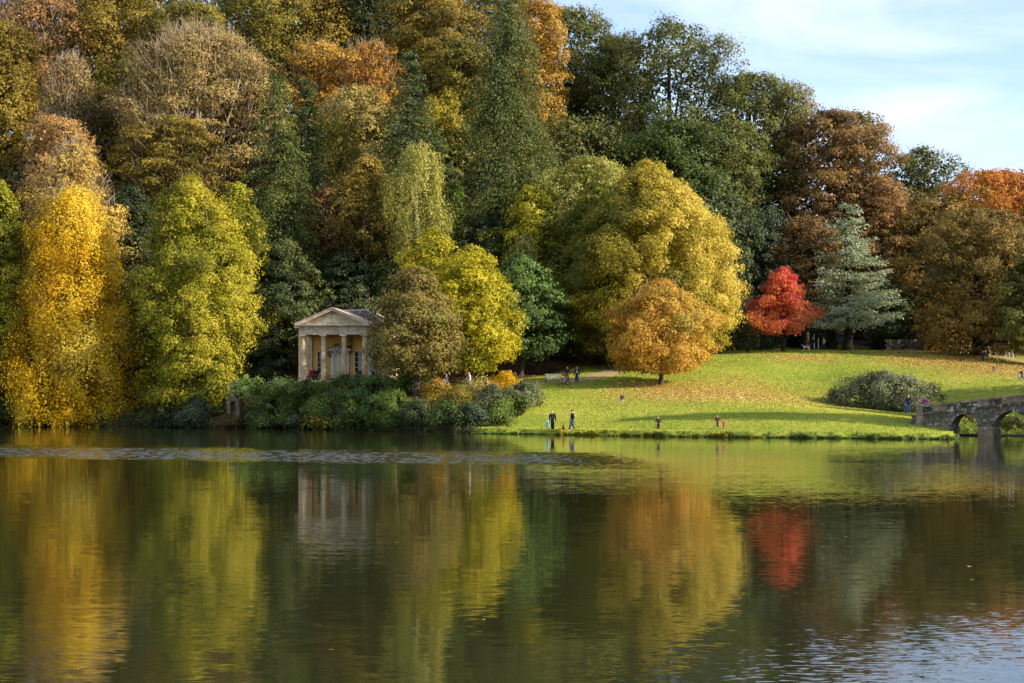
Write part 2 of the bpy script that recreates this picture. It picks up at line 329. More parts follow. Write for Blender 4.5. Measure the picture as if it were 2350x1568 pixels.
# ---------------------------------------------------------------- foliage colours (dark to light tones of the leaves themselves)
PAL = {
 'gold': ([(206, 142, 14), (240, 182, 16), (252, 208, 34), (255, 220, 84)], 0.5),
 'gold_twig': ([(150, 120, 66), (186, 142, 56), (214, 166, 52), (230, 188, 90)], 0.3),
 'yellow_green': ([(104, 106, 18), (144, 140, 24), (184, 170, 32), (216, 188, 46)], 0.42),
 'olive': ([(82, 80, 24), (116, 104, 28), (148, 128, 34), (170, 144, 48)], 0.35),
 'olive_gold': ([(90, 78, 22), (128, 104, 28), (160, 128, 36), (188, 150, 52)], 0.35),
 'orange': ([(150, 106, 30), (188, 134, 38), (210, 154, 50), (222, 176, 78)], 0.38),
 'rust': ([(104, 72, 40), (140, 96, 50), (166, 112, 56), (188, 132, 68)], 0.3),
 'orange_bright': ([(150, 98, 26), (188, 118, 30), (206, 136, 40), (176, 146, 50)], 0.35),
 'salmon': ([(150, 110, 60), (190, 136, 68), (208, 150, 84), (200, 164, 86)], 0.35),
 'tan':      ([(120, 100, 44), (164, 138, 58), (198, 170, 84), (216, 188, 96)], 0.3),
 'twig_brown': ([(110, 88, 48), (146, 116, 56), (174, 138, 64), (190, 156, 78)], 0.2),
 'lime': ([(106, 108, 28), (166, 144, 34), (210, 176, 42), (236, 202, 80)], 0.45),
 'lime_green': ([(60, 74, 18), (92, 102, 22), (130, 130, 28), (166, 154, 40)], 0.35),
 'maple_y': ([(112, 112, 16), (168, 156, 20), (214, 190, 26), (232, 198, 46)], 0.45),
 'maple_o': ([(180, 126, 40), (218, 156, 50), (238, 180, 66), (154, 142, 48)], 0.45),
 'maple_b': ([(104, 92, 40), (136, 114, 46), (164, 134, 52), (120, 122, 46)], 0.34),
 'red': ([(246, 150, 64), (242, 108, 64), (236, 84, 72), (230, 74, 90)], 0.5),
 'green': ([(52, 68, 24), (78, 92, 32), (102, 116, 42), (128, 134, 56)], 0.3),
 'oak_green': ([(66, 72, 28), (96, 98, 36), (122, 122, 46), (150, 142, 60)], 0.32),
 'dark_green': ([(42, 52, 26), (62, 72, 34), (80, 90, 42), (104, 110, 54)], 0.25),
 'yew': ([(44, 54, 24), (68, 78, 32), (94, 100, 42), (124, 124, 56)], 0.25),
 'blue_green': ([(46, 58, 36), (66, 78, 48), (86, 98, 60), (106, 116, 72)], 0.25),
 'laurel': ([(56, 72, 18), (80, 98, 26), (106, 124, 38), (138, 154, 56)], 0.28),
 'rhodo': ([(56, 74, 28), (78, 102, 38), (98, 126, 46), (124, 150, 62)], 0.3),
 'fir': ([(62, 70, 26), (86, 96, 36), (110, 120, 48), (136, 144, 62)], 0.25),
 'fir_dark': ([(48, 62, 28), (70, 84, 38), (92, 106, 48), (116, 128, 62)], 0.22),
 'thuja': ([(68, 78, 34), (96, 106, 46), (122, 130, 58), (140, 122, 66)], 0.28),
 'cedar': ([(118, 122, 86), (150, 156, 112), (182, 188, 140), (206, 210, 164)], 0.25),
 'grey_bush': ([(76, 78, 48), (100, 102, 62), (122, 124, 76), (144, 144, 92)], 0.2),
 'birch':    ([(130, 124, 44), (168, 158, 60), (196, 184, 78), (206, 194, 100)], 0.38),
 'orange_red': ([(158, 88, 26), (200, 110, 30), (222, 132, 42), (170, 134, 46)], 0.35),
 'copper': ([(90, 72, 38), (124, 90, 44), (154, 106, 50), (174, 130, 58)], 0.32),
 'bronze': ([(88, 74, 32), (122, 96, 38), (152, 116, 44), (186, 142, 56)], 0.32),
 'pale_lime':([(130, 150, 50), (170, 190, 70), (206, 222, 110), (226, 236, 140)], 0.35),
 'shore':    ([(50, 72, 16), (84, 110, 24), (122, 146, 34), (160, 172, 50)], 0.3),
 'fern_red': ([(80, 50, 26), (118, 74, 36), (92, 96, 34), (120, 124, 44)], 0.25),
}
def LM(p): return leafmat('leaf_' + p, PAL[p][0], PAL[p][1])
BARK = barkmat('bark_grey_brown', (92, 80, 64), (42, 36, 30)); BARK_D = barkmat('bark_dark', (52, 44, 38), (24, 20, 18)); BARK_P = barkmat('bark_pale', (176, 164, 140), (110, 98, 80))
m, t, o = new_mat('twig'); b = N(t, 'ShaderNodeBsdfPrincipled'); b.inputs['Base Color'].default_value = (0.27, 0.20, 0.13, 1); b.inputs['Roughness'].default_value = 0.9; t.links.new(b.outputs[0], o.inputs[0]); TWIG = m

def prof(kind, tt):
    tt = np.clip(tt, 0, 1)
    if kind.startswith('cap'):
        cf = float(kind[4:]); return np.where(tt < 1 - cf, 0.86 + 0.14 * tt / max(1e-3, 1 - cf), np.sqrt(np.clip(1 - ((tt - 1 + cf) / cf) ** 2, 0, 1)) ** 0.9)
    if kind == 'round': return np.sqrt(np.clip(1 - (2 * tt - 1) ** 2, 0, 1)) ** 0.85
    if kind == 'dome': return np.where(tt < 0.25, 0.72 + 0.28 * np.sin(tt / 0.25 * PI / 2), np.cos(np.clip((tt - 0.25) / 0.75, 0, 1) * PI / 2) ** 0.62)
    if kind == 'egg': return np.where(tt < 0.35, 0.62 + 0.38 * np.sin(tt / 0.35 * PI / 2), np.cos(np.clip((tt - 0.35) / 0.65, 0, 1) * PI / 2) ** 0.7)
    if kind == 'spire': return (0.05 + 0.95 * (1 - tt) ** 0.75)
    if kind == 'mapleish': return np.where(tt < 0.2, 0.8 + 0.2 * tt / 0.2, (1 - (tt - 0.2) / 0.8) ** 0.62)
    if kind == 'curtain': return np.where(tt < 0.5, 0.9, np.cos((tt - 0.5) / 0.5 * PI / 2) ** 0.5 * 0.9)
    return np.ones_like(tt)

def ripple(rng, th, tt, amp):
    out = np.zeros_like(th)
    for k in range(5):
        a, b_, p = rng.randint(1, 5), rng.uniform(1, 6), rng.uniform(0, 6.28); out += np.sin(a * th + b_ * tt * 3 + p) * rng.uniform(0.4, 1)
    return 1 + amp * out / 2.2

TRI = [0]
def crown_cloud(rng, Rx, Ry, z0, z1, kind, dens=1.0, leaf=0.17, cl=1.25, flat=0.75, wob=0.16, gap=0.0, grad=0.0, side=0.0, up=0.3, inner=True, droop=0.0):
    """leaf positions of one broadleaf crown, made of clumps on and inside an uneven envelope; local coordinates about the trunk"""
    H = z1 - z0; area = 2 * PI * (Rx + Ry) / 2 * H * 0.72
    ncl = max(10, int(area / (cl * cl * 1.35)))
    tt = rng.beta(1.1, 1.0, ncl) if kind != 'spire' else 1 - np.sqrt(rng.rand(ncl)); th = rng.uniform(0, 2 * PI, ncl)
    fr = np.where(rng.rand(ncl) < 0.75, rng.uniform(0.80, 1.06, ncl), rng.uniform(0.35, 0.85, ncl))
    rr = prof(kind, tt) * fr * ripple(rng, th, tt, wob * 1.35)
    cx = rr * np.cos(th) * Rx; cyy = rr * np.sin(th) * Ry; cz = z0 + cl * .55 + tt * max(.5, H - cl * 1.2)
    out = np.stack([np.cos(th), np.sin(th), (tt - 0.35) * 1.3], 1); out /= np.linalg.norm(out, axis=1, keepdims=True)
    crad = cl * np.clip(rng.lognormal(-0.05, 0.38, ncl), .4, 1.9) * (0.55 + 0.45 * np.minimum(1, prof(kind, tt) + .2))
    if gap > 0:
        g = np.sin(cx * 0.55 + rng.uniform(0, 6)) + np.sin(cz * 0.6 + rng.uniform(0, 6)) + np.sin(cyy * 0.5 + cx * .3 + rng.uniform(0, 6)); keep = g > np.quantile(g, gap)
        cx, cyy, cz, out, crad, tt, th = cx[keep], cyy[keep], cz[keep], out[keep], crad[keep], tt[keep], th[keep]; ncl = len(cx)
    la = 2 * leaf * leaf * 0.62
    per = np.maximum(6, (dens * 2.55 * crad ** 2 / la * 1.0)).astype(int)
    ci = np.repeat(np.arange(ncl), per); n = len(ci)
    d = rng.normal(size=(n, 3)); d /= np.linalg.norm(d, axis=1, keepdims=True); d += out[ci] * 0.35; d[:, 2] += 0.15; d /= np.linalg.norm(d, axis=1, keepdims=True)
    rad = (0.35 + 0.7 * rng.rand(n) ** 0.7 + 0.55 * rng.rand(n) ** 7) * crad[ci]
    P = np.stack([cx[ci], cyy[ci], cz[ci]], 1) + d * rad[:, None] * np.array([1, 1, flat])
    P[:, 2] -= droop * rng.rand(n) ** 2 * crad[ci]
    nr = d * 0.8 + out[ci] * 0.75 + rng.normal(size=(n, 3)) * 0.42; nr[:, 2] += up
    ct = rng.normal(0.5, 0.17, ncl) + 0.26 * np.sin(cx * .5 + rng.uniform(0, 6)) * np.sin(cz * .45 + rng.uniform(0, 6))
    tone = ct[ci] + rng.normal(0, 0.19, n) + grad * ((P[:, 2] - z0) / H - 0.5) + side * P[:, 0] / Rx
    L = leaf * (0.55 + 1.0 * rng.rand(n) ** 1.6)
    cen = np.stack([cx, cyy, cz], 1)
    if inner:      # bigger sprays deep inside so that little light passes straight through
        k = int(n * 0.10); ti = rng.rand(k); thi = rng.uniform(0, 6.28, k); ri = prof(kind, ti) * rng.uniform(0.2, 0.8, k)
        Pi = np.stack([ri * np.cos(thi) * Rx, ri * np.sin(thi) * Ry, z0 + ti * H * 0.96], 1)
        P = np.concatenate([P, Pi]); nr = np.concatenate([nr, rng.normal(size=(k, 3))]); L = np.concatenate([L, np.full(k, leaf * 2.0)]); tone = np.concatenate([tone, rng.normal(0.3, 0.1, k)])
    return P, nr, L, L * 0.62, tone, None, cen

def conifer_cloud(rng, R0, z0, z1, dens=1.0, leaf=0.2, droop=0.35, tip=0.0, gapy=0.15, power=0.85, hang=1.0, lift=0.0):
    """whorls of branches with hanging sprays; returns leaves and the branch lines"""
    H = z1 - z0; nl = max(10, int(H / 0.8)); Ps = []; Ns = []; Ls = []; Ts = []; Ax = []; lines = []
    for i in range(nl):
        tt = (i + rng.uniform(-.3, .3)) / nl; tt = min(max(tt, 0), 0.99); z = z0 + tt * H
        rl = R0 * ((1 - tt) ** power * 0.97 + 0.03)
        nb_ = int(6 + 7 * (1 - tt))
        for k in range(nb_):
            if rng.rand() < gapy: continue
            th = rng.uniform(0, 6.28); L = rl * rng.uniform(0.6, 1.12) + 0.3
            ns = max(4, int(L / 0.45)); s = np.linspace(0.12, 1, ns)
            zz = z + lift * s * L - droop * L * s ** 1.6 + tip * L * np.clip(s - 0.7, 0, 1) * 1.5
            q = np.stack([np.cos(th) * s * L, np.sin(th) * s * L, zz], 1); lines.append(q)
            per = int(max(3, dens * 15)); m_ = ns * per; si = np.repeat(np.arange(ns), per)
            wdt = 0.12 + 0.26 * L * s * (1.15 - s) * 1.6 + 0.18
            lat = rng.normal(0, 1, m_) * wdt[si] * 0.8; perp = np.array([-math.sin(th), math.cos(th), 0])
            P = q[si] + perp * lat[:, None] + rng.normal(size=(m_, 3)) * 0.12; hg = np.abs(rng.normal(0, 1, m_)) * 0.28 * hang; P[:, 2] -= hg + np.abs(lat) * 0.22
            out = np.array([math.cos(th), math.sin(th), 0])
            nn = rng.normal(size=(m_, 3)) * 0.55 + np.array([0, 0, 0.75]) + out * 0.45
            ax = np.tile(out, (m_, 1)) * 0.8 + perp * np.sign(lat)[:, None] * 0.7 + rng.normal(size=(m_, 3)) * 0.3; ax[:, 2] -= 0.55 * hang
            Ps.append(P); Ns.append(nn); Ax.append(ax); Ls.append(leaf * rng.uniform(0.7, 1.4, m_)); Ts.append(0.32 + 0.34 * s[si] + rng.normal(0, 0.13, m_) + rng.normal(0, .07))
    P = np.concatenate(Ps); L = np.concatenate(Ls)
    return P, np.concatenate(Ns), L, L * 0.36, np.concatenate(Ts), np.concatenate(Ax), lines

def weep_cloud(rng, Rx, Ry, z0, z1, dens=1.0, leaf=0.2, kind='round', ls=(2.0, 5.0), wid=0.32, side=0.0, minz=None):
    """hanging strands of small leaves from an uneven dome"""
    H = z1 - z0; ns = int(dens * 3.6 * (Rx + Ry) * H / 0.9); tt = rng.beta(1.5, 1.0, ns); th = rng.uniform(0, 6.28, ns)
    rr = prof(kind, tt) * np.where(rng.rand(ns) < 0.7, rng.uniform(0.85, 1.02, ns), rng.uniform(0.3, 0.85, ns)) * ripple(rng, th, tt, 0.30)
    x = rr * np.cos(th) * Rx; y = rr * np.sin(th) * Ry; z = z0 + tt * H
    ln = rng.uniform(ls[0], ls[1], ns) * (0.4 + 0.6 * np.minimum(1, rr + .3)); ln = np.minimum(ln, z - z0 + 0.6)
    per = np.maximum(3, (ln / (leaf * 0.42)).astype(int)); ci = np.repeat(np.arange(ns), per); n = len(ci); s = rng.rand(n)
    P = np.stack([x[ci], y[ci], z[ci] - s * ln[ci]], 1) + rng.normal(size=(n, 3)) * wid * (1.1 - 0.6 * s)[:, None] * np.array([.8, .8, .5])
    out = np.stack([np.cos(th), np.sin(th), np.zeros(ns)], 1)
    nn = out[ci] * 0.9 + rng.normal(size=(n, 3)) * 0.55; ax = rng.normal(size=(n, 3)) * 0.35; ax[:, 2] -= 1
    ct = rng.normal(0.5, 0.16, ns) + .16 * np.sin(x * .9) * np.sin(z * .6); tone = ct[ci] + rng.normal(0, .13, n) + side * P[:, 0] / Rx; L = leaf * rng.uniform(0.7, 1.3, n)
    return P, nn, L, L * 0.5, tone, ax, np.stack([x, y, z], 1)

def trunk_mesh(rng, base_z, z0, z1, r, cen, nlimb=7, lean=(0, 0), fork=False):
    """tapered trunk with root flare and limbs that reach into the crown; local z=0 at the ground"""
    mb = MB(); top = z1 - (z1 - z0) * 0.22; n = 7; pts = []; rad = []
    for i in range(n + 1):
        s = i / n; w = 0.35 * r * math.sin(s * 5 + lean[0] * 3); pts.append((w + lean[0] * s * top, w * .6 + lean[1] * s * top, -0.4 + s * (top + 0.4))); rad.append(r * (1.0 - 0.8 * s) * (1.45 if i == 0 else 1.0))
    pts.insert(1, (pts[0][0], pts[0][1], 0.5)); rad.insert(1, r * 1.08); rad[0] = r * 1.6
    mb.tube(pts, rad, 9)
    if len(cen):
        for k in range(nlimb):
            c = cen[rng.randint(len(cen))]; s = rng.uniform(0.25, 0.8); zc = max(z0 * 0.8, min(top * s, c[2] - 0.5)); s = max(0.1, min(0.95, zc / top))
            i = min(n, int(s * n) + 1); p0 = Vector(pts[i]); p0.z = zc if zc < top else top * .9; rb = max(0.05, r * (1 - 0.8 * s) * 0.55)
            p3 = Vector(c) * 0.93; p3.z = c[2]; p1 = p0.lerp(p3, 0.35) + Vector((0, 0, 0.25 + 0.06 * (p3 - p0).length)); p2 = p0.lerp(p3, 0.7) + Vector((rng.uniform(-.4, .4), rng.uniform(-.4, .4), 0.35))
            mb.tube([p0, p1, p2, p3], [rb, rb * 0.7, rb * 0.45, rb * 0.15], 6)
    return mb

def tree(name, label, pal, u, vt, vb, r, Y, kind='round', seed=None, cat='tree', ry=None, dens=1.0, leaf=None, cl=None, flat=0.75, wob=0.16, gap=0.0, grad=0.0, side=0.0,
         trunk_r=None, bark=None, twigs=0.0, mode='crown', group=None, limbs=7, trunk_u=None, droop=0.0, up=0.3, con=None, ls=(2, 5), crown_name='crown', trunk_v=None, fork=False, twigmat=None):
    seed = seed if seed is not None else int(u * 7 + vt * 13 + Y) % 99991
    rng = np.random.RandomState(seed)
    X = (u - CU) / F * Y; base = gz(X, Y); zt = CAMZ - (vt - VH) / F * Y - base; zb = max(0.02, CAMZ - (vb - VH) / F * Y - base); Rx = r / F * Y; Ry = (ry / F * Y) if ry else Rx * 0.9
    leaf = leaf or (0.115 + (Y - 130) * 0.0009); cl = min(cl or 9, max(0.7, Rx * (0.135 if Y < 185 else 0.17)))
    root = thing(name, label, cat, (X, Y, base), 0, group)
    lines = []
    if mode == 'crown':
        P, nn, L, W, tone, ax, cen = crown_cloud(rng, Rx, Ry, zb, zt, kind, dens, leaf, cl, flat, wob, gap, grad, side, up, True, droop)
    elif mode == 'conifer':
        P, nn, L, W, tone, ax, lines = conifer_cloud(rng, Rx, zb, zt, dens, leaf * 1.15, **(con or {})); cen = []
    else:
        P, nn, L, W, tone, ax, cen = weep_cloud(rng, Rx, Ry, zb, zt, dens, leaf, kind, ls, 0.3, side)
    P[:, 2] = np.maximum(P[:, 2], ground(P[:, 0] + X, P[:, 1] + Y) - base + 0.03)
    TRI[0] += len(P)
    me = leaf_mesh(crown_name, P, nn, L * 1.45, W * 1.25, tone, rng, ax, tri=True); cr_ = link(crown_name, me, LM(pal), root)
    if cat == 'tree':
        tr_ = trunk_r or max(0.15, zt * 0.022); mb = trunk_mesh(rng, base, zb, zt, tr_, cen, limbs, fork=fork)
        for q in lines[::2]:
            mb.tube([q[0] * np.array([.1, .1, 1]), q[len(q) // 2], q[-1]], [0.07, 0.045, 0.015], 4)
        mb.build('trunk', bark or BARK, root, smooth=True)
    if twigs > 0:
        k = int(twigs * 2.2 * Rx * (zt - zb)); tt = rng.beta(1.6, 1, k); th = rng.uniform(0, 6.28, k); rr = prof(kind, tt) * rng.uniform(0.6, 1.0, k)
        Q = np.stack([rr * np.cos(th) * Rx, rr * np.sin(th) * Ry, zb + tt * (zt - zb)], 1); od = np.stack([np.cos(th) * (.35 + .5 * (1 - tt)), np.sin(th) * (.35 + .5 * (1 - tt)), 0.5 + 0.7 * tt], 1) + rng.normal(size=(k, 3)) * 0.42
        me = leaf_mesh('twig', Q, np.cross(od, rng.normal(size=(k, 3))), rng.uniform(0.5, 1.5, k) * (0.5 + Rx * 0.09), 0.02 + Y * 0.00006, rng.rand(k), rng, od); TRI[0] += 2 * k
        tw = link('twigs', me, twigmat or TWIG, root); tw['kind'] = 'stuff'
    return root

G_W = 'trees climbing the wooded hillside'
FD = dict(droop=0.35, tip=0.1, gapy=0.1, hang=1.2)
# (name, label, palette, u, v_top, v_bottom, half width, distance, options)
TREES = [
 # ---- waterside, from the weeping gold beech to the yews
 ('weeping_beech', 'golden weeping tree trailing its leaves down to the water', 'gold', 165, 425, 980, 130, 147, dict(kind='curtain', wob=.24, cl=1.0, leaf=.108, droop=2.2, flat=1.1, side=.22, grad=-.1, dens=1.25, twigs=.8, bark=BARK_P, trunk_r=.5)),
 ('beech_tree', 'half bare tree with grey twigs and few gold leaves rising behind the golden weeping tree', 'gold_twig', 170, 325, 660, 122, 153, dict(kind='dome', dens=.62, twigs=5, bark=BARK_P, gap=.1)),
 ('lime_tree', 'tall olive green tree cut by the left edge beside the golden weeping tree', 'yellow_green', -5, 405, 965, 96, 149, dict(kind='egg', grad=-.2, side=.2)),
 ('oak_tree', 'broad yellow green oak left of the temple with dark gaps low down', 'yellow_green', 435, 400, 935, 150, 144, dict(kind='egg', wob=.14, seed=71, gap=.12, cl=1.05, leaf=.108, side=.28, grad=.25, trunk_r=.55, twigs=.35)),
 ('maple_tree', 'pale yellow green tree leaning out right behind the broad oak', 'yellow_green', 545, 415, 820, 72, 150, dict(kind='egg', wob=.2, gap=.12, cl=.9, side=.1)),
 ('yew_tree', 'dark spreading yew directly left of the temple roof', 'yew', 655, 545, 880, 105, 152, dict(kind='dome', flat=.4, cl=1.3, droop=.5, dens=1.2, bark=BARK_D)),
 ('yew_tree', 'dark yew standing right behind the temple roof ridge', 'dark_green', 800, 560, 850, 105, 160, dict(kind='dome', flat=.4, cl=1.3, droop=.4, bark=BARK_D)),
 ('yew_tree', 'low dark evergreen in the shade between the oak and the temple', 'dark_green', 590, 690, 900, 60, 150, dict(kind='dome', flat=.45, cl=1.0, bark=BARK_D)),
 # ---- conifers of the slope
 ('spruce_tree', 'tall drooping green conifer above the yew left of the temple', 'fir', 636, 150, 640, 128, 163, dict(mode='conifer', dens=1.1, con=dict(FD, droop=.4, power=.75))),
 ('spruce_tree', 'slim dark green conifer just right of the tall drooping one', 'fir_dark', 706, 165, 560, 85, 170, dict(mode='conifer', dens=1., con=FD)),
 ('fir_tree', 'dark green fir with spaced tiers behind the pale weeping birch', 'fir_dark', 942, 105, 620, 150, 166, dict(mode='conifer', dens=1.05, con=dict(droop=.22, tip=.12, gapy=.15, hang=.9, power=.75))),
 ('redwood_tree', 'giant broad green conifer reaching the top of the frame', 'thuja', 1168, -60, 590, 178, 169, dict(mode='conifer', dens=1.5, con=dict(droop=.75, tip=.0, gapy=.02, hang=2.2, power=.6), trunk_r=1.1)),
 ('cypress_tree', 'bright green conifer skirt between the birch and the giant conifer', 'laurel', 1045, 400, 620, 40, 163, dict(mode='conifer', dens=1.2, con=dict(droop=.6, tip=0, gapy=.02, hang=1.8, power=.5))),
 # ---- middle slope
 ('birch_tree', 'pale weeping birch with white forked stems above the golden maple', 'birch', 958, 325, 590, 68, 157, dict(kind='round', mode='weep', dens=1.15, ls=(2, 4.5), bark=BARK_P, leaf=.13)),
 ('birch_tree', 'golden olive birch left of the pale weeping birch', 'olive_gold', 838, 352, 590, 72, 160, dict(kind='egg', bark=BARK_P, cl=.9, grad=.5, twigs=.8)),
 ('beech_tree', 'large bare topped beech with brown gold twigs on the left slope', 'twig_brown', 455, 62, 440, 185, 182, dict(kind='dome', dens=.8, wob=.25, gap=.08, twigs=4.5, flat=.4, cl=1.7, bark=BARK_P, grad=-.1, limbs=18)),
 ('beech_tree', 'gold flecked beech foliage filling below the bare topped beech', 'olive_gold', 400, 260, 470, 130, 172, dict(kind='dome', flat=.35, cl=1.4, dens=.85, twigs=1.5)),
 ('beech_tree', 'rounded olive beech whose dome rises behind the bare topped beech', 'olive', 432, 2, 230, 112, 203, dict(kind='dome', cl=1.5, side=.1)),
 ('ash_tree', 'nearly leafless fan of pale twigs near the upper left corner', 'twig_brown', 158, 125, 340, 62, 187, dict(kind='round', dens=.35, twigs=8, bark=BARK_P, limbs=14)),
 ('beech_tree', 'reddish brown bare twigged beech in the upper left corner', 'rust', 85, -20, 250, 110, 200, dict(kind='dome', dens=.65, twigs=3)),
 ('oak_tree', 'golden green oak at the left edge under the upper corner', 'olive_gold', 0, 45, 430, 76, 173, dict(kind='egg', cl=1.2, side=-.1)),
 ('red_oak_tree', 'oak with salmon orange leaves above the half bare tree', 'salmon', 118, 258, 420, 78, 167, dict(kind='dome', cl=1.0, wob=.3, gap=.2, dens=.8, twigs=1)),
 ('oak_tree', 'dark gold oak between the two upper left twiggy beeches', 'olive_gold', 262, -40, 260, 112, 205, dict(kind='dome', cl=1.4, grad=.2)),
 ('oak_tree', 'olive oak at the top edge above the drooping conifer', 'olive', 600, -50, 180, 105, 213, dict(kind='dome', cl=1.5)),
 ('oak_tree', 'deep gold oak crown touching the top edge left of centre', 'olive_gold', 735, -30, 150, 85, 218, dict(kind='dome', cl=1.4)),
 ('pine_tree', 'dark green evergreen at the top edge between gold oaks', 'dark_green', 850, -50, 170, 85, 219, dict(kind='dome', cl=1.3)),
 ('beech_tree', 'wide olive gold beech at the top edge left of the giant conifer', 'olive_gold', 990, -60, 300, 115, 206, dict(kind='dome', cl=1.5, flat=.5)),
 ('beech_tree', 'olive beech tucked against the left flank of the giant conifer', 'olive', 1060, 90, 360, 85, 194, dict(kind='dome', cl=1.3, flat=.5)),
 ('beech_tree', 'orange beech glowing at the right flank of the giant conifer', 'orange', 1232, -10, 380, 64, 194, dict(kind='dome', cl=1.3, wob=.2, side=.1)),
 ('beech_tree', 'golden orange beech above the slim dark conifer', 'orange', 735, 92, 270, 80, 193, dict(kind='dome', cl=1.1, dens=.8, wob=.35, gap=.15, twigs=1.5)),
 ('beech_tree', 'rust orange twiggy beech left of the spaced dark fir', 'orange_bright', 845, 92, 250, 68, 191, dict(kind='dome', dens=.6, wob=.3, gap=.1, twigs=5)),
 ('chestnut_tree', 'tan and yellow tree under the rust orange beech', 'tan', 820, 195, 420, 82, 182, dict(kind='dome', cl=1.1, grad=.1)),
 ('willow_tree', 'dull green weeping crown between the slim conifer and tan tree', 'olive', 765, 262, 440, 62, 176, dict(kind='round', mode='weep', dens=1.1)),
 ('field_maple_tree', 'small bright yellow tree in the gap right of the dark fir', 'lime', 1032, 205, 320, 46, 184, dict(kind='round', cl=.7, wob=.35, gap=.4)),
 ('hawthorn_tree', 'small brown bare twigged tree left of the golden olive birch', 'rust', 752, 425, 570, 48, 168, dict(kind='round', dens=.5, twigs=5)),
 ('beech_tree', 'yellow brown beech filling behind the tall drooping conifer', 'olive_gold', 560, 150, 420, 80, 186, dict(kind='dome', dens=.9, twigs=1.5)),
 ('holly_tree', 'dark green holly low on the slope behind the golden olive birch', 'dark_green', 870, 500, 700, 90, 166, dict(kind='dome', cl=1.2)),
 ('holly_tree', 'dark understorey holly at the foot of the tall drooping conifer', 'dark_green', 720, 470, 660, 80, 172, dict(kind='dome', cl=1.2)),
 ('holly_tree', 'shaded holly behind the broad yellow green oak', 'dark_green', 300, 420, 900, 110, 158, dict(kind='egg', cl=1.4, dens=.8)),
 # ---- front centre
 ('maple_tree', 'olive brown maple shading the right side of the temple', 'maple_b', 953, 602, 862, 104, 131, dict(kind='dome', wob=.06, cl=.95, trunk_r=.4, side=.1)),
 ('maple_tree', 'bright yellow maple beside the olive brown one', 'maple_y', 1078, 556, 852, 108, 137, dict(kind='dome', wob=.06, cl=.95, trunk_r=.35, side=.05)),
 ('maple_tree', 'green gold maple whose rounded top shows above the brown and yellow pair', 'maple_y', 992, 518, 790, 78, 141, dict(kind='dome', cl=.95, side=-.3, grad=.1)),
 ('laurel_tree', 'rich green domed evergreen right of the yellow maple', 'rhodo', 1195, 576, 830, 104, 149, dict(kind='dome', flat=.5, cl=1.2, dens=1.2, wob=.08)),
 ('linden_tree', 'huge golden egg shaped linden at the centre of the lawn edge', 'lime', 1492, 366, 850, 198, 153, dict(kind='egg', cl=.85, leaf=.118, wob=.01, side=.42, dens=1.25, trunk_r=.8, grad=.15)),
 ('linden_tree', 'green linden adjoining the left of the golden egg shaped one', 'lime_green', 1370, 430, 830, 125, 158, dict(kind='egg', cl=1.2, side=-.1, grad=.35)),
 ('maple_tree', 'orange domed maple standing alone on the lawn with a short trunk', 'maple_o', 1517, 640, 858, 123, 137, dict(kind='egg', cl=.85, wob=.05, dens=1.25, twigs=.6, trunk_r=.22, bark=BARK)),
 ('sycamore_tree', 'straggly yellow green tree between giant conifer and golden linden', 'birch', 1355, 358, 560, 105, 163, dict(kind='dome', cl=.95, wob=.3, gap=.15)),
 ('sycamore_tree', 'loose yellow green tree in front of the giant conifer', 'yellow_green', 1228, 425, 620, 78, 161, dict(kind='dome', cl=.85, wob=.3, gap=.25)),
 ('dogwood_tree', 'little pale yellow sapling over the green domed evergreen', 'birch', 1205, 538, 640, 34, 157, dict(kind='round', cl=.6, gap=.2)),
 ('holly_tree', 'deep green holly behind the green domed evergreen', 'dark_green', 1290, 560, 820, 90, 163, dict(kind='dome', cl=1.3)),
 ('yew_tree', 'dark yew in the gap under the giant conifer', 'dark_green', 1110, 500, 760, 90, 164, dict(kind='dome', cl=1.2)),
 # ---- right skyline and slope
 ('oak_tree', 'dark brown green oak at the skyline right of the giant conifer', 'oak_green', 1312, 12, 420, 96, 206, dict(kind='egg', cl=1.4, wob=.2)),
 ('oak_tree', 'towering oak with sky showing between its dark limbs', 'oak_green', 1540, 38, 430, 132, 196, dict(kind='dome', cl=1.25, wob=.24, gap=.28, inner=0, limbs=26, trunk_r=.9, bark=BARK_D)),
 ('oak_tree', 'oak filling the skyline left of the towering oak', 'oak_green', 1410, 78, 420, 98, 202, dict(kind='egg', cl=1.3, wob=.2, gap=.1)),
 ('chestnut_tree', 'green rounded chestnut at the skyline right of the towering oak', 'oak_green', 1725, 160, 460, 112, 194, dict(kind='dome', cl=1.25, wob=.1, side=.1, trunk_r=.8, bark=BARK_D)),
 ('oak_tree', 'shadowed oak below the towering oak', 'green', 1560, 270, 620, 135, 186, dict(kind='egg', cl=1.4, wob=.2, gap=.1)),
 ('ash_tree', 'pale green ash with a tall dark trunk below the skyline chestnut', 'oak_green', 1660, 275, 480, 92, 184, dict(kind='round', cl=1.2, gap=.1, trunk_r=.7, bark=BARK_D)),
 ('beech_tree', 'thin reddish brown tree peeping over the skyline chestnut', 'copper', 1812, 188, 400, 54, 212, dict(kind='dome', dens=.6, twigs=3, flat=.4)),
 ('copper_beech_tree', 'tall rust brown copper beech behind the silver cedar', 'copper', 1905, 248, 640, 112, 190, dict(kind='egg', flat=.5, cl=1.4, side=.15, dens=1.3, twigs=.8)),
 ('copper_beech_tree', 'orange brown beech shoulder right of the tall copper beech', 'rust', 2010, 400, 640, 68, 187, dict(kind='dome', flat=.45, cl=1.2, side=.2, twigs=.8)),
 ('copper_beech_tree', 'low rusty beech between the red maple and silver cedar', 'copper', 1850, 490, 700, 72, 183, dict(kind='dome', flat=.45, cl=1.1, twigs=1)),
 ('oak_tree', 'olive gold oak top right of the copper beech crown', 'olive_gold', 1970, 252, 480, 58, 199, dict(kind='dome', cl=1.1, wob=.25, gap=.1)),
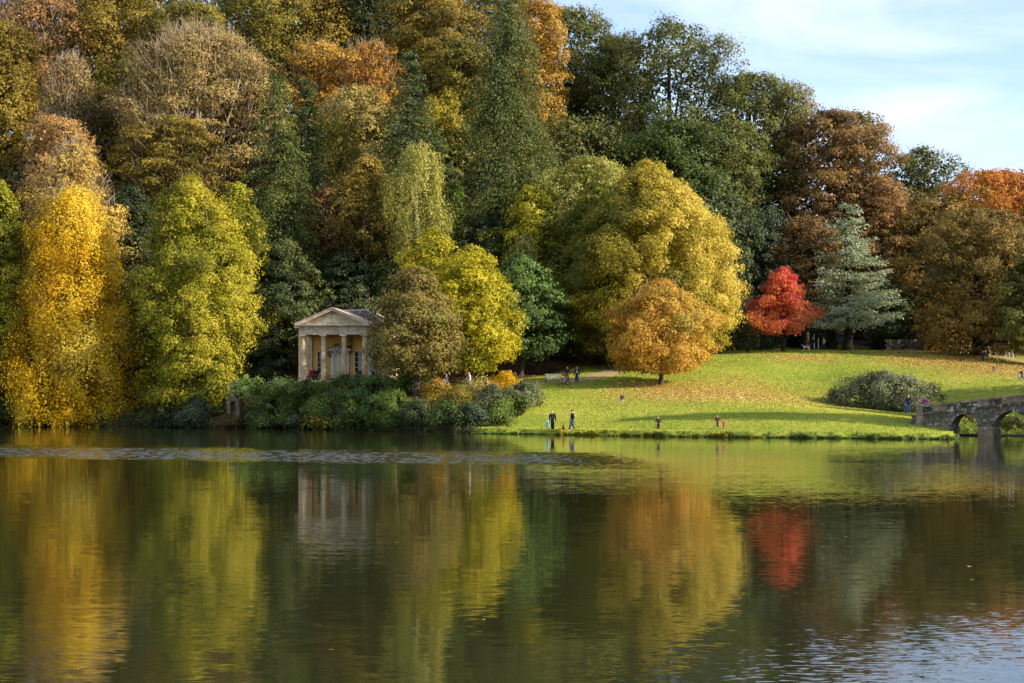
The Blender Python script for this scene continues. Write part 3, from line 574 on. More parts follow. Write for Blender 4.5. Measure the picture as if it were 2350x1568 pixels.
 ('ash_tree', 'thin olive ash with sky between its sprays on the skyline', 'oak_green', 2110, 336, 560, 92, 205, dict(kind='dome', cl=1.1, wob=.25, gap=.18, twigs=.6)),
 ('norway_maple_tree', 'bright orange maple crown on the skyline at the right edge', 'orange_red', 2275, 384, 620, 145, 192, dict(kind='dome', cl=1.0, wob=.2)),
 ('beech_tree', 'bronze green beech behind the silver cedar on its right', 'bronze', 2145, 455, 806, 112, 186, dict(kind='egg', flat=.5, cl=1.3, grad=.3, dens=1.1, trunk_r=.55)),
 ('beech_tree', 'dark bronze beech over a thick black trunk near the white fence', 'bronze', 2243, 470, 792, 128, 165, dict(kind='egg', flat=.5, cl=1.3, gap=.06, dens=1.05, trunk_r=.8, bark=BARK_D)),
 ('beech_tree', 'olive beech overhanging the right edge above the white fence', 'oak_green', 2380, 560, 815, 90, 158, dict(kind='dome', flat=.5, cl=1.2)),
 ('blue_cedar_tree', 'silvery blue green cedar with a stout dark trunk on the lawn', 'cedar', 1945, 458, 742, 124, 177, dict(mode='conifer', dens=1.1, con=dict(droop=.12, tip=.15, gapy=.32, hang=.7, power=.72, lift=.12), trunk_r=.62, bark=BARK_D)),
 ('red_maple_tree', 'small scarlet and pink maple turning orange low down', 'red', 1797, 611, 768, 70, 170, dict(kind='mapleish', gap=.1, cl=.72, wob=.2, grad=1.0, dens=1.15, trunk_r=.17, bark=BARK_D, leaf=.12)),
 ('holly_tree', 'dark blue green mass behind the red maple', 'blue_green', 1735, 470, 770, 82, 184, dict(kind='dome', cl=1.3)),
 ('holly_tree', 'dark green evergreen in the shade right of the red maple', 'blue_green', 1850, 620, 790, 70, 190, dict(kind='dome', cl=1.2)),
 ('holly_tree', 'shadowed evergreen under the pale green ash', 'dark_green', 1650, 440, 700, 80, 181, dict(kind='dome', cl=1.3)),
 ('holly_tree', 'dark evergreen between the silver cedar and bronze beech', 'dark_green', 2050, 640, 800, 70, 184, dict(kind='dome', cl=1.2)),
 ('willow_tree', 'grey weeping shrub tree between golden linden and red maple', 'grey_bush', 1716, 672, 785, 26, 175, dict(kind='round', mode='weep', dens=1.3)),
 ('cherry_tree', 'small orange leaved tree by the thick black trunk', 'orange', 2185, 700, 780, 40, 176, dict(kind='dome', cl=.7, gap=.2, trunk_r=.25)),
]
def plant_all(lst):
    for (n, lab, pal, u, vt, vb, r, Y, kw) in lst:
        kw = dict(kw); kw.pop('inner', None)
        if Y > 160 and kw.get('mode', 'crown') == 'crown' and n != 'red_maple_tree': r *= 1.04; vb += 50; 
        if Y > 160 and kw.get('mode', 'crown') == 'crown' and kw.get('kind') in ('egg', 'dome') and n != 'red_maple_tree': kw['kind'] = 'cap:%.2f' % min(.85, 1.05 * r / (vb - vt)); kw['dens'] = kw.get('dens', 1) * .88

        tree(n, lab, pal, u, vt, vb, r, Y, **kw)

# ---------------------------------------------------------------- temple
TS = stone('temple_stone', (214, 194, 162), (158, 134, 108), (232, 222, 196), 0.45, 1.6, lichscale=7)
TSD = stone('temple_stone_dark', (212, 184, 142), (140, 116, 86), (230, 216, 184), 0.5, 2.2, lichscale=8)
TYMP = stone('tympanum_render', (206, 184, 144), (146, 128, 92), (222, 210, 182), 0.7, 2.0, lichscale=5)
ASH = stone('cream_ashlar', (232, 206, 158), (206, 176, 130), (238, 222, 190), 0.2, 1.0)
ASHB = stone('brown_and_shaded_ashlar', (176, 146, 112), (132, 108, 84), (196, 176, 150), 0.2, 1.5)  # temple front: cream ashlar with shade put into it; plain brown on pier, lodge
OCH = solid('ochre_plaster', (226, 172, 86), 0.9, 0.12, 1.5)
PAINT = solid('cream_paint', (214, 210, 168), 0.5, 0.05, 2.0); WHITE = solid('white_stone_trim', (222, 208, 190), 0.7, 0.12, 4.0)
GLASS = solid('dark_window_glass', (46, 44, 46), 0.06, 0.1, 2.0, spec=0.6)
CURTAIN = solid('pale_curtain', (170, 158, 140), 0.9, 0.1, 3)
SLATE = stone('roof_slate', (108, 100, 96), (66, 60, 58), (180, 176, 166), 0.55, 3.0, lichscale=6); LEAD = stone('pinkish_roof_lead', (206, 178, 158), (176, 148, 130), (224, 206, 190), 0.3, 1.0)
IRON = solid('dark_iron', (40, 36, 34), 0.5)
tx, ty, _ = at(766, 870, 140.0); TZ = 4.66
T = thing('garden_temple', 'small classical stone temple with four columns and ochre porch wall', 'temple', (tx, ty, TZ), R(-10))
mb = MB()
mb.box(-3.9, 3.9, -0.65, 2.6, -1.2, -0.17); mb.box(-3.65, 3.65, -0.42, 2.6, -0.17, 0.0); mb.box(-4.7, 4.7, 2.3, 9.0, -1.4, -0.1); mb.build('plinth', TS, T)
for cx in (-3.12, -1.04, 1.04, 3.12):
    mb = MB(); mb.box(cx - .34, cx + .34, -.34, .34, 0, .12)
    mb.lathe([(.32, .12), (.335, .16), (.32, .2), (.27, .24)] + [(.265 - .045 * (k / 8) ** 1.6, .24 + k * 3.96 / 8) for k in range(1, 9)] + [(.25, 4.22), (.22, 4.25), (.27, 4.32), (.31, 4.37)], 22, cx, 0)
    mb.box(cx - .33, cx + .33, -.33, .33, 4.37, 4.5); mb.build('column', TSD, T, smooth=False)
for cx in (-3.12, 3.12):
    MB().box(cx - .24, cx + .24, 2.02, 2.31, 0, 4.5).build('pilaster', TSD if cx < 0 else TS, T)
mb = MB(); mb.box(-3.42, 3.42, -.28, .28, 4.5, 4.74); mb.box(-3.40, 3.40, -.262, .262, 4.77, 4.80); mb.box(-3.42, -2.86, .28, 2.3, 4.5, 4.8); mb.box(2.86, 3.42, .28, 2.3, 4.5, 4.8)
mb.box(-3.45, 3.45, -.31, .31, 4.74, 4.775); mb.build('architrave', TS, T)
mb = MB(); mb.box(-3.38, 3.38, -.24, .24, 4.80, 5.32); mb.box(-3.38, -2.9, .24, 2.3, 4.8, 5.32); mb.box(2.9, 3.38, .24, 2.3, 4.8, 5.32); mb.build('frieze', TSD, T)
ASIDE = MB(); ASIDE.box(3.38, 3.40, -.20, 2.28, 4.82, 5.30); ASIDE.build('sunlit_side_frieze', ASH, T)  # paler facing on the sunny side only, sunlight put into its colour
for k in range(10):            # triglyphs and the round bosses between them
    x = -3.2 + k * 6.4 / 9; mb = MB()
    for j in (-1, 0, 1): mb.box(x + j * .075 - .028, x + j * .075 + .028, -.285, -.238, 4.86, 5.28)
    mb.build('triglyph', TS, T)
    if k < 9:
        xm = x + 3.2 / 9; mb = MB()
        if k % 2 == 0:
            vs = []; 
            for q in range(16): vs.append((xm + .15 * math.cos(q * PI / 8), 5.07 + .15 * math.sin(q * PI / 8)))
            mb.prism(vs, -.275, -.238); mb.prism([(xm + .06 * math.cos(q * PI / 4), 5.07 + .06 * math.sin(q * PI / 4)) for q in range(8)], -.31, -.274)
        else: mb.prism([(xm - .17, 5.22), (xm - .09, 5.15), (xm - .07, 4.92), (xm + .07, 4.92), (xm + .09, 5.15), (xm + .17, 5.22), (xm + .07, 5.2), (xm - .07, 5.2)], -.28, -.238)
        mb.build('metope_carving', TS, T)
mb = MB(); mb.box(-3.72, 3.72, -.56, 2.3, 5.32, 5.44); mb.box(-3.8, 3.8, -.64, 2.3, 5.44, 5.53); mb.build('cornice', TS, T)
mb = MB(); mb.prism([(-3.3, 5.53), (3.3, 5.53), (0, 6.88)], -.22, 0.1); mb.build('tympanum', TYMP, T)
for sgn in (-1, 1):
    mb = MB(); mb.prism([(sgn * 3.86, 5.53), (0, 7.09), (0, 6.86), (sgn * 3.2, 5.53)], -.62, -.225); mb.prism([(sgn * 3.86, 5.60), (0, 7.17), (0, 7.091), (sgn * 3.86, 5.531)], -.68, -.20)
    mb.build('raking_cornice', TS, T)
    mb = MB(); mb.prism([(sgn * 3.83, 5.531), (sgn * 3.83, 5.60), (0, 7.15), (0, 7.06)], -.19, 4.6); mb.build('porch_roof', LEAD, T)
MB().box(-4.4, 4.4, 2.3, 8.6, -.1, 5.3).build('cella_wall', ASH, T)
MB().box(-2.86, 2.86, 2.24, 2.302, 0, 4.8).build('porch_wall', OCH, T)
MB().box(-2.86, 2.86, .28, 2.24, 4.7, 4.79).build('porch_ceiling', WHITE, T)
for r_ in range(13):          # stone courses of the front that shows right of the porch, its shade put into the brown
    for c_ in range(2):
        off = .2 * (r_ % 2); x0 = 3.44 + c_ * .5 - off * (c_ > 0); x1 = min(4.38, 3.44 + (c_ + 1) * .5 - (off if c_ < 1 else 0)); MB().box(x0 + .008, x1 - .008, 2.255, 2.3, .02 + r_ * .4, .405 + r_ * .4).build('stone_block', ASHB, T)
MB().box(4.36, 4.46, 2.22, 2.34, 0, 5.3).build('quoin', ASH, T)
mb = MB(); mb.box(-4.75, 4.75, 1.98, 8.95, 5.3, 5.5); mb.build('eaves', TS, T)
rfz, rtz = 5.5, 7.12
quad_r = [(-4.8, 1.93, rfz), (4.8, 1.93, rfz), (4.8, 9.0, rfz), (-4.8, 9.0, rfz), (-2.1, 4.6, rtz), (2.1, 4.6, rtz), (2.1, 6.3, rtz), (-2.1, 6.3, rtz)]
MB().add(quad_r, [(0, 1, 5, 4), (1, 2, 6, 5), (2, 3, 7, 6), (3, 0, 4, 7), (4, 5, 6, 7), (3, 2, 1, 0)]).build('main_roof', SLATE, T)
def slates(a, b_, c_, d, rows):      # a,b eaves ends; d,c ridge ends: rows of separate slates
    rng = random.Random(3); a, b_, c_, d = map(Vector, (a, b_, c_, d)); nrm_ = (b_ - a).cross(d - a).normalized()
    for r_ in range(rows):
        s0, s1 = r_ / rows, (r_ + 1.12) / rows; s1 = min(1, s1); L0, R0_ = a.lerp(d, s0), b_.lerp(c_, s0); L1, R1_ = a.lerp(d, s1), b_.lerp(c_, s1)
        nn_ = max(2, int((R0_ - L0).length / 0.42))
        for k in range(nn_):
            t0, t1 = (k + .02) / nn_, (k + .98) / nn_; h = 0.02 + rng.random() * .02; p = [L0.lerp(R0_, t0), L0.lerp(R0_, t1), L1.lerp(R1_, t1), L1.lerp(R1_, t0)]
            lo = [q + nrm_ * (h + .02) for q in p[:2]] + [q + nrm_ * .012 for q in p[2:]]; bt = [q - nrm_ * .02 for q in p]
            MB().add([tuple(q) for q in lo + bt], [(0, 1, 2, 3), (0, 4, 5, 1), (1, 5, 6, 2), (2, 6, 7, 3), (3, 7, 4, 0)]).build('slate', SLATE, T)
slates((0.2, 1.93, rfz), (4.8, 1.93, rfz), (2.1, 4.6, rtz), (0.2, 4.6, rtz), 11); slates((4.8, 1.93, rfz), (4.8, 9, rfz), (2.1, 6.3, rtz), (2.1, 4.6, rtz), 11)
MB().tube([(4.8, 1.93, rfz + .06), (2.1, 4.6, rtz + .06)], .075).build('hip_ridge', LEAD, T); MB().tube([(-2.1, 4.6, rtz + .06), (2.1, 4.6, rtz + .06), (2.1, 6.3, rtz + .06), (4.8, 9, rfz + .06)], .075).build('ridge', LEAD, T)
# door with its surround
d_ = MB(); d_.box(-.56, .56, 2.10, 2.238, 0, 2.55); door = d_.build('door', PAINT, T)
for (x0, x1, z0, z1) in [(-.46, -.06, .12, .62), (.06, .46, .12, .62), (-.46, -.06, .75, 1.55), (.06, .46, .75, 1.55), (-.46, -.06, 1.68, 2.4), (.06, .46, 1.68, 2.4)]:
    MB().box(x0, x1, 2.075, 2.1, z0, z1).build('panel', PAINT, door)
MB().lathe([(.001, 0), (.045, .01), (.05, .05), (.001, .09)], 10).build('door_knob', IRON, door).location = (.42, 2.03, .9)
mb = MB(); mb.box(-.95, -.57, 2.0, 2.238, 0, 2.75); mb.box(.57, .95, 2.0, 2.238, 0, 2.75); mb.box(-.57, .57, 2.0, 2.238, 2.55, 2.75); mb.box(-1.0, 1.0, 1.97, 2.238, 2.752, 2.95); mb.box(-1.18, 1.18, 1.85, 2.238, 2.952, 3.04)
mb.prism([(-1.2, 3.042), (1.2, 3.042), (1.2, 3.1), (0, 3.52), (-1.2, 3.1)], 1.85, 2.238); mb.build('door_surround', WHITE, T)
for wx in (-1.98, 1.88):
    mb = MB(); w0, w1, z0, z1 = wx - .45, wx + .45, .72, 3.0
    mb.box(w0, w0 + .07, 2.17, 2.238, z0, z1); mb.box(w1 - .07, w1, 2.17, 2.238, z0, z1); mb.box(w0 + .07, w1 - .07, 2.17, 2.238, z0, z0 + .07); mb.box(w0 + .07, w1 - .07, 2.17, 2.238, z1 - .07, z1)
    win = mb.build('window', PAINT, T); MB().box(wx - .018, wx + .018, 2.18, 2.234, z0 + .07, z1 - .07).build('glazing_bar', PAINT, win)
    for k in (1, 2, 3):
        zz = z0 + .07 + k * (z1 - z0 - .14) / 4; MB().box(w0 + .07, w1 - .07, 2.182, 2.236, zz - .018, zz + .018).build('glazing_bar', PAINT, win)
    for k in range(4):
        for j in (0, 1):
            zz = z0 + .07 + k * (z1 - z0 - .14) / 4; xx = (w0 + .07, wx)[j]
            MB().box(xx + .02, xx + (w1 - w0) / 2 - .09, 2.215, 2.226, zz + .02, zz + .5).build('pane', CURTAIN if (wx > 0 and j == 1) else GLASS, win)
    MB().box(w0 - .06, w1 + .06, 2.1, 2.238, z0 - .09, z0 - .002).build('window_sill', WHITE, T)
rng = np.random.RandomState(5); n = 420       # dry climber over the door
P = np.c_[rng.normal(0, .62, n), 1.75 + rng.rand(n) * .45, 3.35 + rng.normal(0, .28, n) - np.abs(rng.normal(0, .2, n))]; P[:60, 0] = rng.uniform(-1.2, -.8, 60); P[:60, 2] = 3.1 - rng.rand(60) * .8; P[60:120, 0] = rng.uniform(.9, 1.35, 60); P[60:120, 2] = 2.7 + rng.rand(60) * 1.7
rt = Matrix.Rotation(R(-10), 3, 'Z')
cl_ = link('door_wreath', leaf_mesh('door_wreath', P, rng.normal(size=(n, 3)), .11, .05, rng.normal(.4, .2, n), rng), LM('fern_red'), None, (tx, ty, TZ), R(-10)); tag(cl_, 'dark dried foliage swag hanging over the temple door', 'garland')

# ---------------------------------------------------------------- bridge
BS = stone('bridge_stone', (116, 104, 88), (52, 46, 40), (190, 184, 164), 0.42, 3.0, lichscale=17); BS2 = stone('bridge_stone_black', (84, 76, 66), (38, 34, 30), (176, 172, 156), 0.5, 3.4, lichscale=14); BSL = stone('bridge_stone_warm', (150, 128, 98), (96, 84, 66), (190, 186, 170), 0.4, 2.5, lichscale=9)
BX, BY, BT = 31.36, 108.0, R(-30)
B = thing('arched_bridge', 'dark lichened stone arch bridge entering from the right edge', 'bridge', (BX, BY, 0), BT)
ARCH = [(2.95, .97), (6.28, 1.23), (9.8, 1.25)]; BW = 2.5; zi = .77
ztop = lambda s: 1.70 + .114 * min(s, 9.3) - (.114 * (s - 9.3) if s > 9.3 else 0)
def zlow(s):
    for c_, r_ in ARCH:
        if abs(s - c_) < r_ - 1e-6: return zi + math.sqrt(max(0, r_ * r_ - (s - c_) ** 2)) * (1.0 if r_ < 1 else .96)
    return -1.5
ss = sorted(set([0.0, 16.0] + [round(x, 3) for x in np.arange(0, 16.01, .25)] + [c_ + r_ * math.cos(a) for c_, r_ in ARCH for a in np.linspace(0, PI, 19)]))
mb = MB()
def jump(s, side):
    for c_, r_ in ARCH:
        if abs(abs(s - c_) - r_) < 1e-4:
            inside = (side > 0) == (s < c_); return zi if inside else -1.5
    return zlow(s)
for a, b_ in zip(ss[:-1], ss[1:]):
    if b_ - a < 1e-5: continue
    z0a, z0b = jump(a, 1), jump(b_, -1)
    for y in (0, BW): mb.add([(a, y, z0a), (b_, y, z0b), (b_, y, ztop(b_)), (a, y, ztop(a))], [(0, 1, 2, 3)])
    if z0a > -1 and z0b > -1: mb.add([(a, 0, z0a), (b_, 0, z0b), (b_, BW, z0b), (a, BW, z0a)], [(0, 1, 2, 3)])
    mb.add([(a, 0, ztop(a)), (b_, 0, ztop(b_)), (b_, BW, ztop(b_)), (a, BW, ztop(a))], [(0, 1, 2, 3)])
for c_, r_ in ARCH:
    for sg in (-1, 1): mb.add([(c_ + sg * r_, 0, -1.5), (c_ + sg * r_, BW, -1.5), (c_ + sg * r_, BW, zi), (c_ + sg * r_, 0, zi)], [(0, 1, 2, 3)])
for s in (0, 16.0): mb.add([(s, 0, -1.5), (s, BW, -1.5), (s, BW, ztop(s)), (s, 0, ztop(s))], [(0, 1, 2, 3)])
mb.build('spandrel_wall', BS, B)
for c_, r_ in ARCH:           # ring stones
    nv = int(PI * r_ / .26)
    for k in range(nv):
        a0, a1 = PI * (k + .04) / nv, PI * (k + .96) / nv; ys = 1.0 if r_ < 1 else .96; ro = r_ + .2 + .03 * (k % 2)
        MB().prism([(c_ + r_ * math.cos(a0), zi + ys * r_ * math.sin(a0) + .002), (c_ + ro * math.cos(a0), zi + ys * ro * math.sin(a0)), (c_ + ro * math.cos(a1), zi + ys * ro * math.sin(a1)), (c_ + r_ * math.cos(a1), zi + ys * r_ * math.sin(a1) + .002)], -.035, .05).build('arch_stone', (BS, BS2, BSL)[(k * 7) % 3], B)
rnd = random.Random(8)
def courses(s0, s1, y0, z0, z1, mat, hh=.24, ww=.55, name='stone_block'):
    k = 0; z = z0
    while z < z1 - .05:
        zz = min(z1, z + hh); x = s0 - (ww * .5 if k % 2 else 0)
        while x < s1 - .02:
            w = ww * rnd.uniform(.75, 1.25); xa, xb = max(s0, x), min(s1, x + w)
            if xb - xa > .06: MB().box(xa + .008, xb - .008, y0 - rnd.uniform(.015, .04), y0 + .05, z + .007, zz - .007).build(name, mat, B)
            x += w
        z = zz; k += 1
for (s0, s1) in ((3.93, 5.04), (7.52, 8.54), (11.06, 12.2)): 
    courses(s0, s1, -.12, -.4, .66, BSL if s0 < 5 else BS); mb = MB(); mb.box(s0 - .0, s1 + .0, -.12, BW + .12, -1.5, .655); mb.build('pier', BS, B)
    MB().box(s0 - .05, s1 + .05, -.2, BW + .2, .66, .77).build('impost', BSL, B)
courses(.1, 1.95, -.01, -.2, .66, BS); MB().box(0.0, 1.99, -.06, .3, .66, .77).build('impost', BSL, B)
courses(12.3, 15.9, -.01, -.3, 1.9, BS)
for yside in (-.06, BW - .24):         # parapets: string course, wall blocks and coping slabs, piece by piece
    s = -.15
    while s < 16:
        w = rnd.uniform(.7, 1.0); e = min(16.1, s + w); za, zb = ztop(s), ztop(e); g = .006
        for nm, dz0, dz1, ya, yb, mt_ in (('string_stone', -.005, .17, -.05, .35, BS), ('parapet_stone', .175, .56, .02, .28, BS), ('coping_stone', .565, .70, -.04, .34, BSL)):
            mb = MB(); o_ = rnd.uniform(0, .012)
            mb.add([(s + g, yside + ya - o_, za + dz0), (e - g, yside + ya - o_, zb + dz0), (e - g, yside + yb, zb + dz0), (s + g, yside + yb, za + dz0), (s + g, yside + ya - o_, za + dz1), (e - g, yside + ya - o_, zb + dz1), (e - g, yside + yb, zb + dz1), (s + g, yside + yb, za + dz1)],
                   [(0, 3, 2, 1), (4, 5, 6, 7), (0, 1, 5, 4), (1, 2, 6, 5), (2, 3, 7, 6), (3, 0, 4, 7)]); mb.build(nm, mt_ if nm != 'parapet_stone' else (BS, BS2, BS2, BSL)[rnd.randrange(4)], B)
        s = e
for yside in (-.1, BW - .32):
    mb = MB(); mb.box(-.62, -.16, yside - .04, yside + .46, .6, 2.36); mb.box(-.7, -.1, yside - .1, yside + .52, 1.6, 1.84); mb.box(-.70, -.1, yside - .1, yside + .52, 2.36, 2.50); mb.build('pedestal', BSL, B)
mb = MB(); mb.box(-1.0, 0.0, -.05, BW + .05, -.5, 1.62); mb.build('abutment', BS, B)
bm_ = tag(MB().tube([at(2150, 1004, 113.0)[:2] + (.04,), (36.8, 111.0, .04), (46, 109.5, .04), (60, 107, .04)], .09, 6).build('floating_boom', IRON), 'thin dark boom floating on the water behind the bridge arches', 'boom')

# ---------------------------------------------------------------- urn on its arched plinth
hx = hit(545, 946); ux, uy, _z = at(537, 930, 138.0); uz = 1.2
URN = stone('shaded_urn_stone', (128, 110, 88), (70, 60, 50), (160, 150, 126), 0.4, 2.2)  # darker stone of its own, carrying the shade the urn stands in
Uo = thing('stone_urn', 'stone urn on an arched plinth among the shrubs left of the temple', 'urn', (ux, uy, uz), R(-8))
mb = MB()
arch_in = [(.28 * math.cos(a), 1.15 + .28 * math.sin(a)) for a in np.linspace(0, PI, 11)]
for (xa, xb) in ((-.62, -.28), (.28, .62)): mb.box(xa, xb, -.35, .6, -.3, 1.5)
pl_ = [(-.28, 1.5)] + [(x, z) for x, z in arch_in[::-1]] + [(.28, 1.5)]
mb.prism(pl_, -.35, .6); mb.box(-.28, .28, .3, .6, -.3, 1.2); mb.box(-.7, .7, -.42, .66, 1.502, 1.62); mb.build('plinth', URN, Uo)
mb = MB(); mb.box(-.5, .3, -.2, .4, 1.622, 2.15); mb.box(-.5, .42, -.26, .46, 2.152, 2.24); mb.build('pedestal', URN, Uo)
mb = MB(); mb.lathe([(.3, 2.24), (.28, 2.3), (.1, 2.42), (.09, 2.5), (.2, 2.56), (.4, 2.72), (.5, 2.95), (.5, 3.02), (.36, 3.12), (.3, 3.2), (.16, 3.3), (.1, 3.42), (.02, 3.5)], 20, -.05, .08); mb.build('urn_body', URN, Uo, smooth=True)

# ---------------------------------------------------------------- shrubs
def shrub(name, label, pal, u, vt, vb, r, Y, group=None, **kw):
    k = dict(kind='dome', cl=.55, wob=.18, dens=1.15, leaf=.09, flat=.8, cat='shrub', crown_name='foliage', grad=.15); k.update(kw)
    return tree(name, label, pal, u, vt, vb, r, Y, group=group, **k)
SHRUBS = [
 ('laurel_shrub', 'clipped green laurel mound below the left temple column', 'laurel', 625, 878, 975, 58, 136.5, {}),
 ('laurel_shrub', 'lighter green laurel mound in front of the temple steps left of its door', 'laurel', 705, 872, 970, 62, 136, {}),
 ('laurel_shrub', 'green laurel mound hiding the temple steps below its door', 'laurel', 785, 872, 970, 58, 135.5, {}),
 ('laurel_shrub', 'dark green laurel mound right of the temple door', 'rhodo', 862, 872, 975, 58, 135, {}),
 ('laurel_shrub', 'dark hedge like shrub under the olive brown maple', 'rhodo', 935, 862, 965, 50, 134, {}),
 ('laurel_shrub', 'green laurel low on the bank below the temple door', 'laurel', 742, 898, 978, 46, 133.5, {}),
 ('laurel_shrub', 'dark laurel low on the bank left of the bright shrub at the waterline', 'rhodo', 815, 893, 978, 46, 132.6, {}),
 ('laurel_shrub', 'green laurel low on the bank below the olive brown maple', 'laurel', 905, 885, 970, 46, 131, {}),
 ('yew_shrub', 'dark trimmed hedge behind the stone urn', 'yew', 600, 852, 900, 55, 147, {}),
 ('hydrangea_shrub', 'pale lime leaved bush beside the stone urn', 'pale_lime', 565, 862, 908, 26, 138.5, dict(leaf=.13)),
 ('hydrangea_shrub', 'small lime tinted laurel left of the first temple column', 'pale_lime', 650, 868, 900, 20, 137, dict(leaf=.1)),
 ('evergreen_shrub', 'upright dark bush left of the stone urn near the water', 'blue_green', 450, 905, 985, 42, 139.5, {}),
 ('evergreen_shrub', 'low dark bush under the yellow green oak', 'dark_green', 385, 925, 982, 38, 142, {}),
 ('bramble_shrub', 'brown green brush on the bank right of the golden weeping tree', 'fern_red', 310, 948, 985, 38, 146, dict(dens=.9)),
 ('evergreen_shrub', 'dark shrub at the waterline behind the golden weeping tree', 'dark_green', 40, 920, 985, 60, 148.5, {}),
 ('evergreen_shrub', 'dark shrub at the waterline right behind the golden weeping tree base', 'dark_green', 215, 930, 985, 62, 149.5, {}),
 ('bramble_shrub', 'reddish brown brush at the waterline below the urn', 'fern_red', 525, 950, 986, 38, 137.5, {}),
 ('ivy_shrub', 'green scrub at the waterline below the left laurel', 'green', 600, 940, 988, 40, 135.5, {}),
 ('ivy_shrub', 'shaded scrub with white stones at the waterline', 'dark_green', 672, 945, 988, 38, 133.5, {}),
 ('fern_shrub', 'yellowish fern clump at the waterline below the temple', 'olive', 730, 940, 988, 28, 131.7, dict(leaf=.13)),
 ('variegated_shrub', 'cream flecked shrub at the waterline right of the fern clump', 'laurel', 808, 918, 990, 32, 129, dict(dens=.8, gain=None)),
 ('ivy_shrub', 'deep green shrub at the waterline below the laurel hedge', 'rhodo', 860, 905, 991, 36, 128.5, {}),
 ('evergreen_shrub', 'tall spiky dark shrub right of the laurel hedge', 'laurel', 905, 895, 991, 40, 127, {}),
 ('evergreen_shrub', 'dark bush with reddish base at the waterline', 'dark_green', 960, 915, 993, 42, 124.5, {}),
 ('spirea_shrub', 'orange gold feathery bush left of the walkers', 'orange', 1005, 866, 940, 36, 130, dict(dens=.6, gap=.25, twigs=2, leaf=.08)),
 ('spirea_shrub', 'golden orange bush in front of the walkers', 'olive_gold', 1048, 885, 945, 36, 128.8, dict(dens=.65, gap=.2, twigs=2, leaf=.08)),
 ('spirea_shrub', 'yellow bush under the bright yellow maple', 'gold', 1160, 852, 905, 36, 132.5, dict(dens=.9, leaf=.08)),
 ('spirea_shrub', 'rusty gold bush behind the gravel path end', 'tan', 1105, 866, 930, 34, 130.5, dict(dens=.8, gap=.1, leaf=.08)),
 ('buddleia_shrub', 'grey green bush at the right tip of the planted bank', 'grey_bush', 1200, 874, 945, 44, 127.5, dict(leaf=.08)),
 ('buddleia_shrub', 'grey purple bush in the middle of the planted bank', 'grey_bush', 1130, 880, 958, 42, 125.8, dict(leaf=.08)),
 ('evergreen_shrub', 'green shrub at the front foot of the orange gold bushes', 'green', 1030, 915, 992, 42, 122, {}),
 ('evergreen_shrub', 'blue green shrub at the waterline left of the small signpost', 'blue_green', 1080, 925, 990, 36, 121, {}),
 ('evergreen_shrub', 'bright laurel clump right of the small signpost', 'laurel', 1142, 912, 972, 30, 121.7, {}),
 ('evergreen_shrub', 'dark green clump at the right foot of the planted bank', 'green', 1180, 905, 955, 34, 124.2, {}),
 ('rhododendron_bush', 'large grey green domed bush on the lawn left of the bridge', 'grey_bush', 2030, 850, 948, 126, 133, dict(cl=1.0, wob=.3, dens=1.35, leaf=.1, cat='bush')),
 ('fern_shrub', 'olive brown shrub seen through the first bridge arch', 'bronze', 2215, 940, 1000, 36, 116.5, dict(leaf=.1)),
 ('fern_shrub', 'green shrub seen through the second bridge arch', 'shore', 2290, 945, 1000, 34, 115, dict(leaf=.12)),
 ('fern_shrub', 'green and red brown clump on the bank right of the second arch', 'fern_red', 2335, 958, 1002, 30, 113.8, dict(leaf=.1)),
 ('rose_shrub', 'leafless purple brown shrub below the white fence', 'fern_red', 2330, 790, 815, 30, 172, dict(dens=.6)),
 ('boxwood_shrub', 'low dark shrub beside the stone gate pier', 'dark_green', 2075, 770, 805, 34, 184, {}),
]
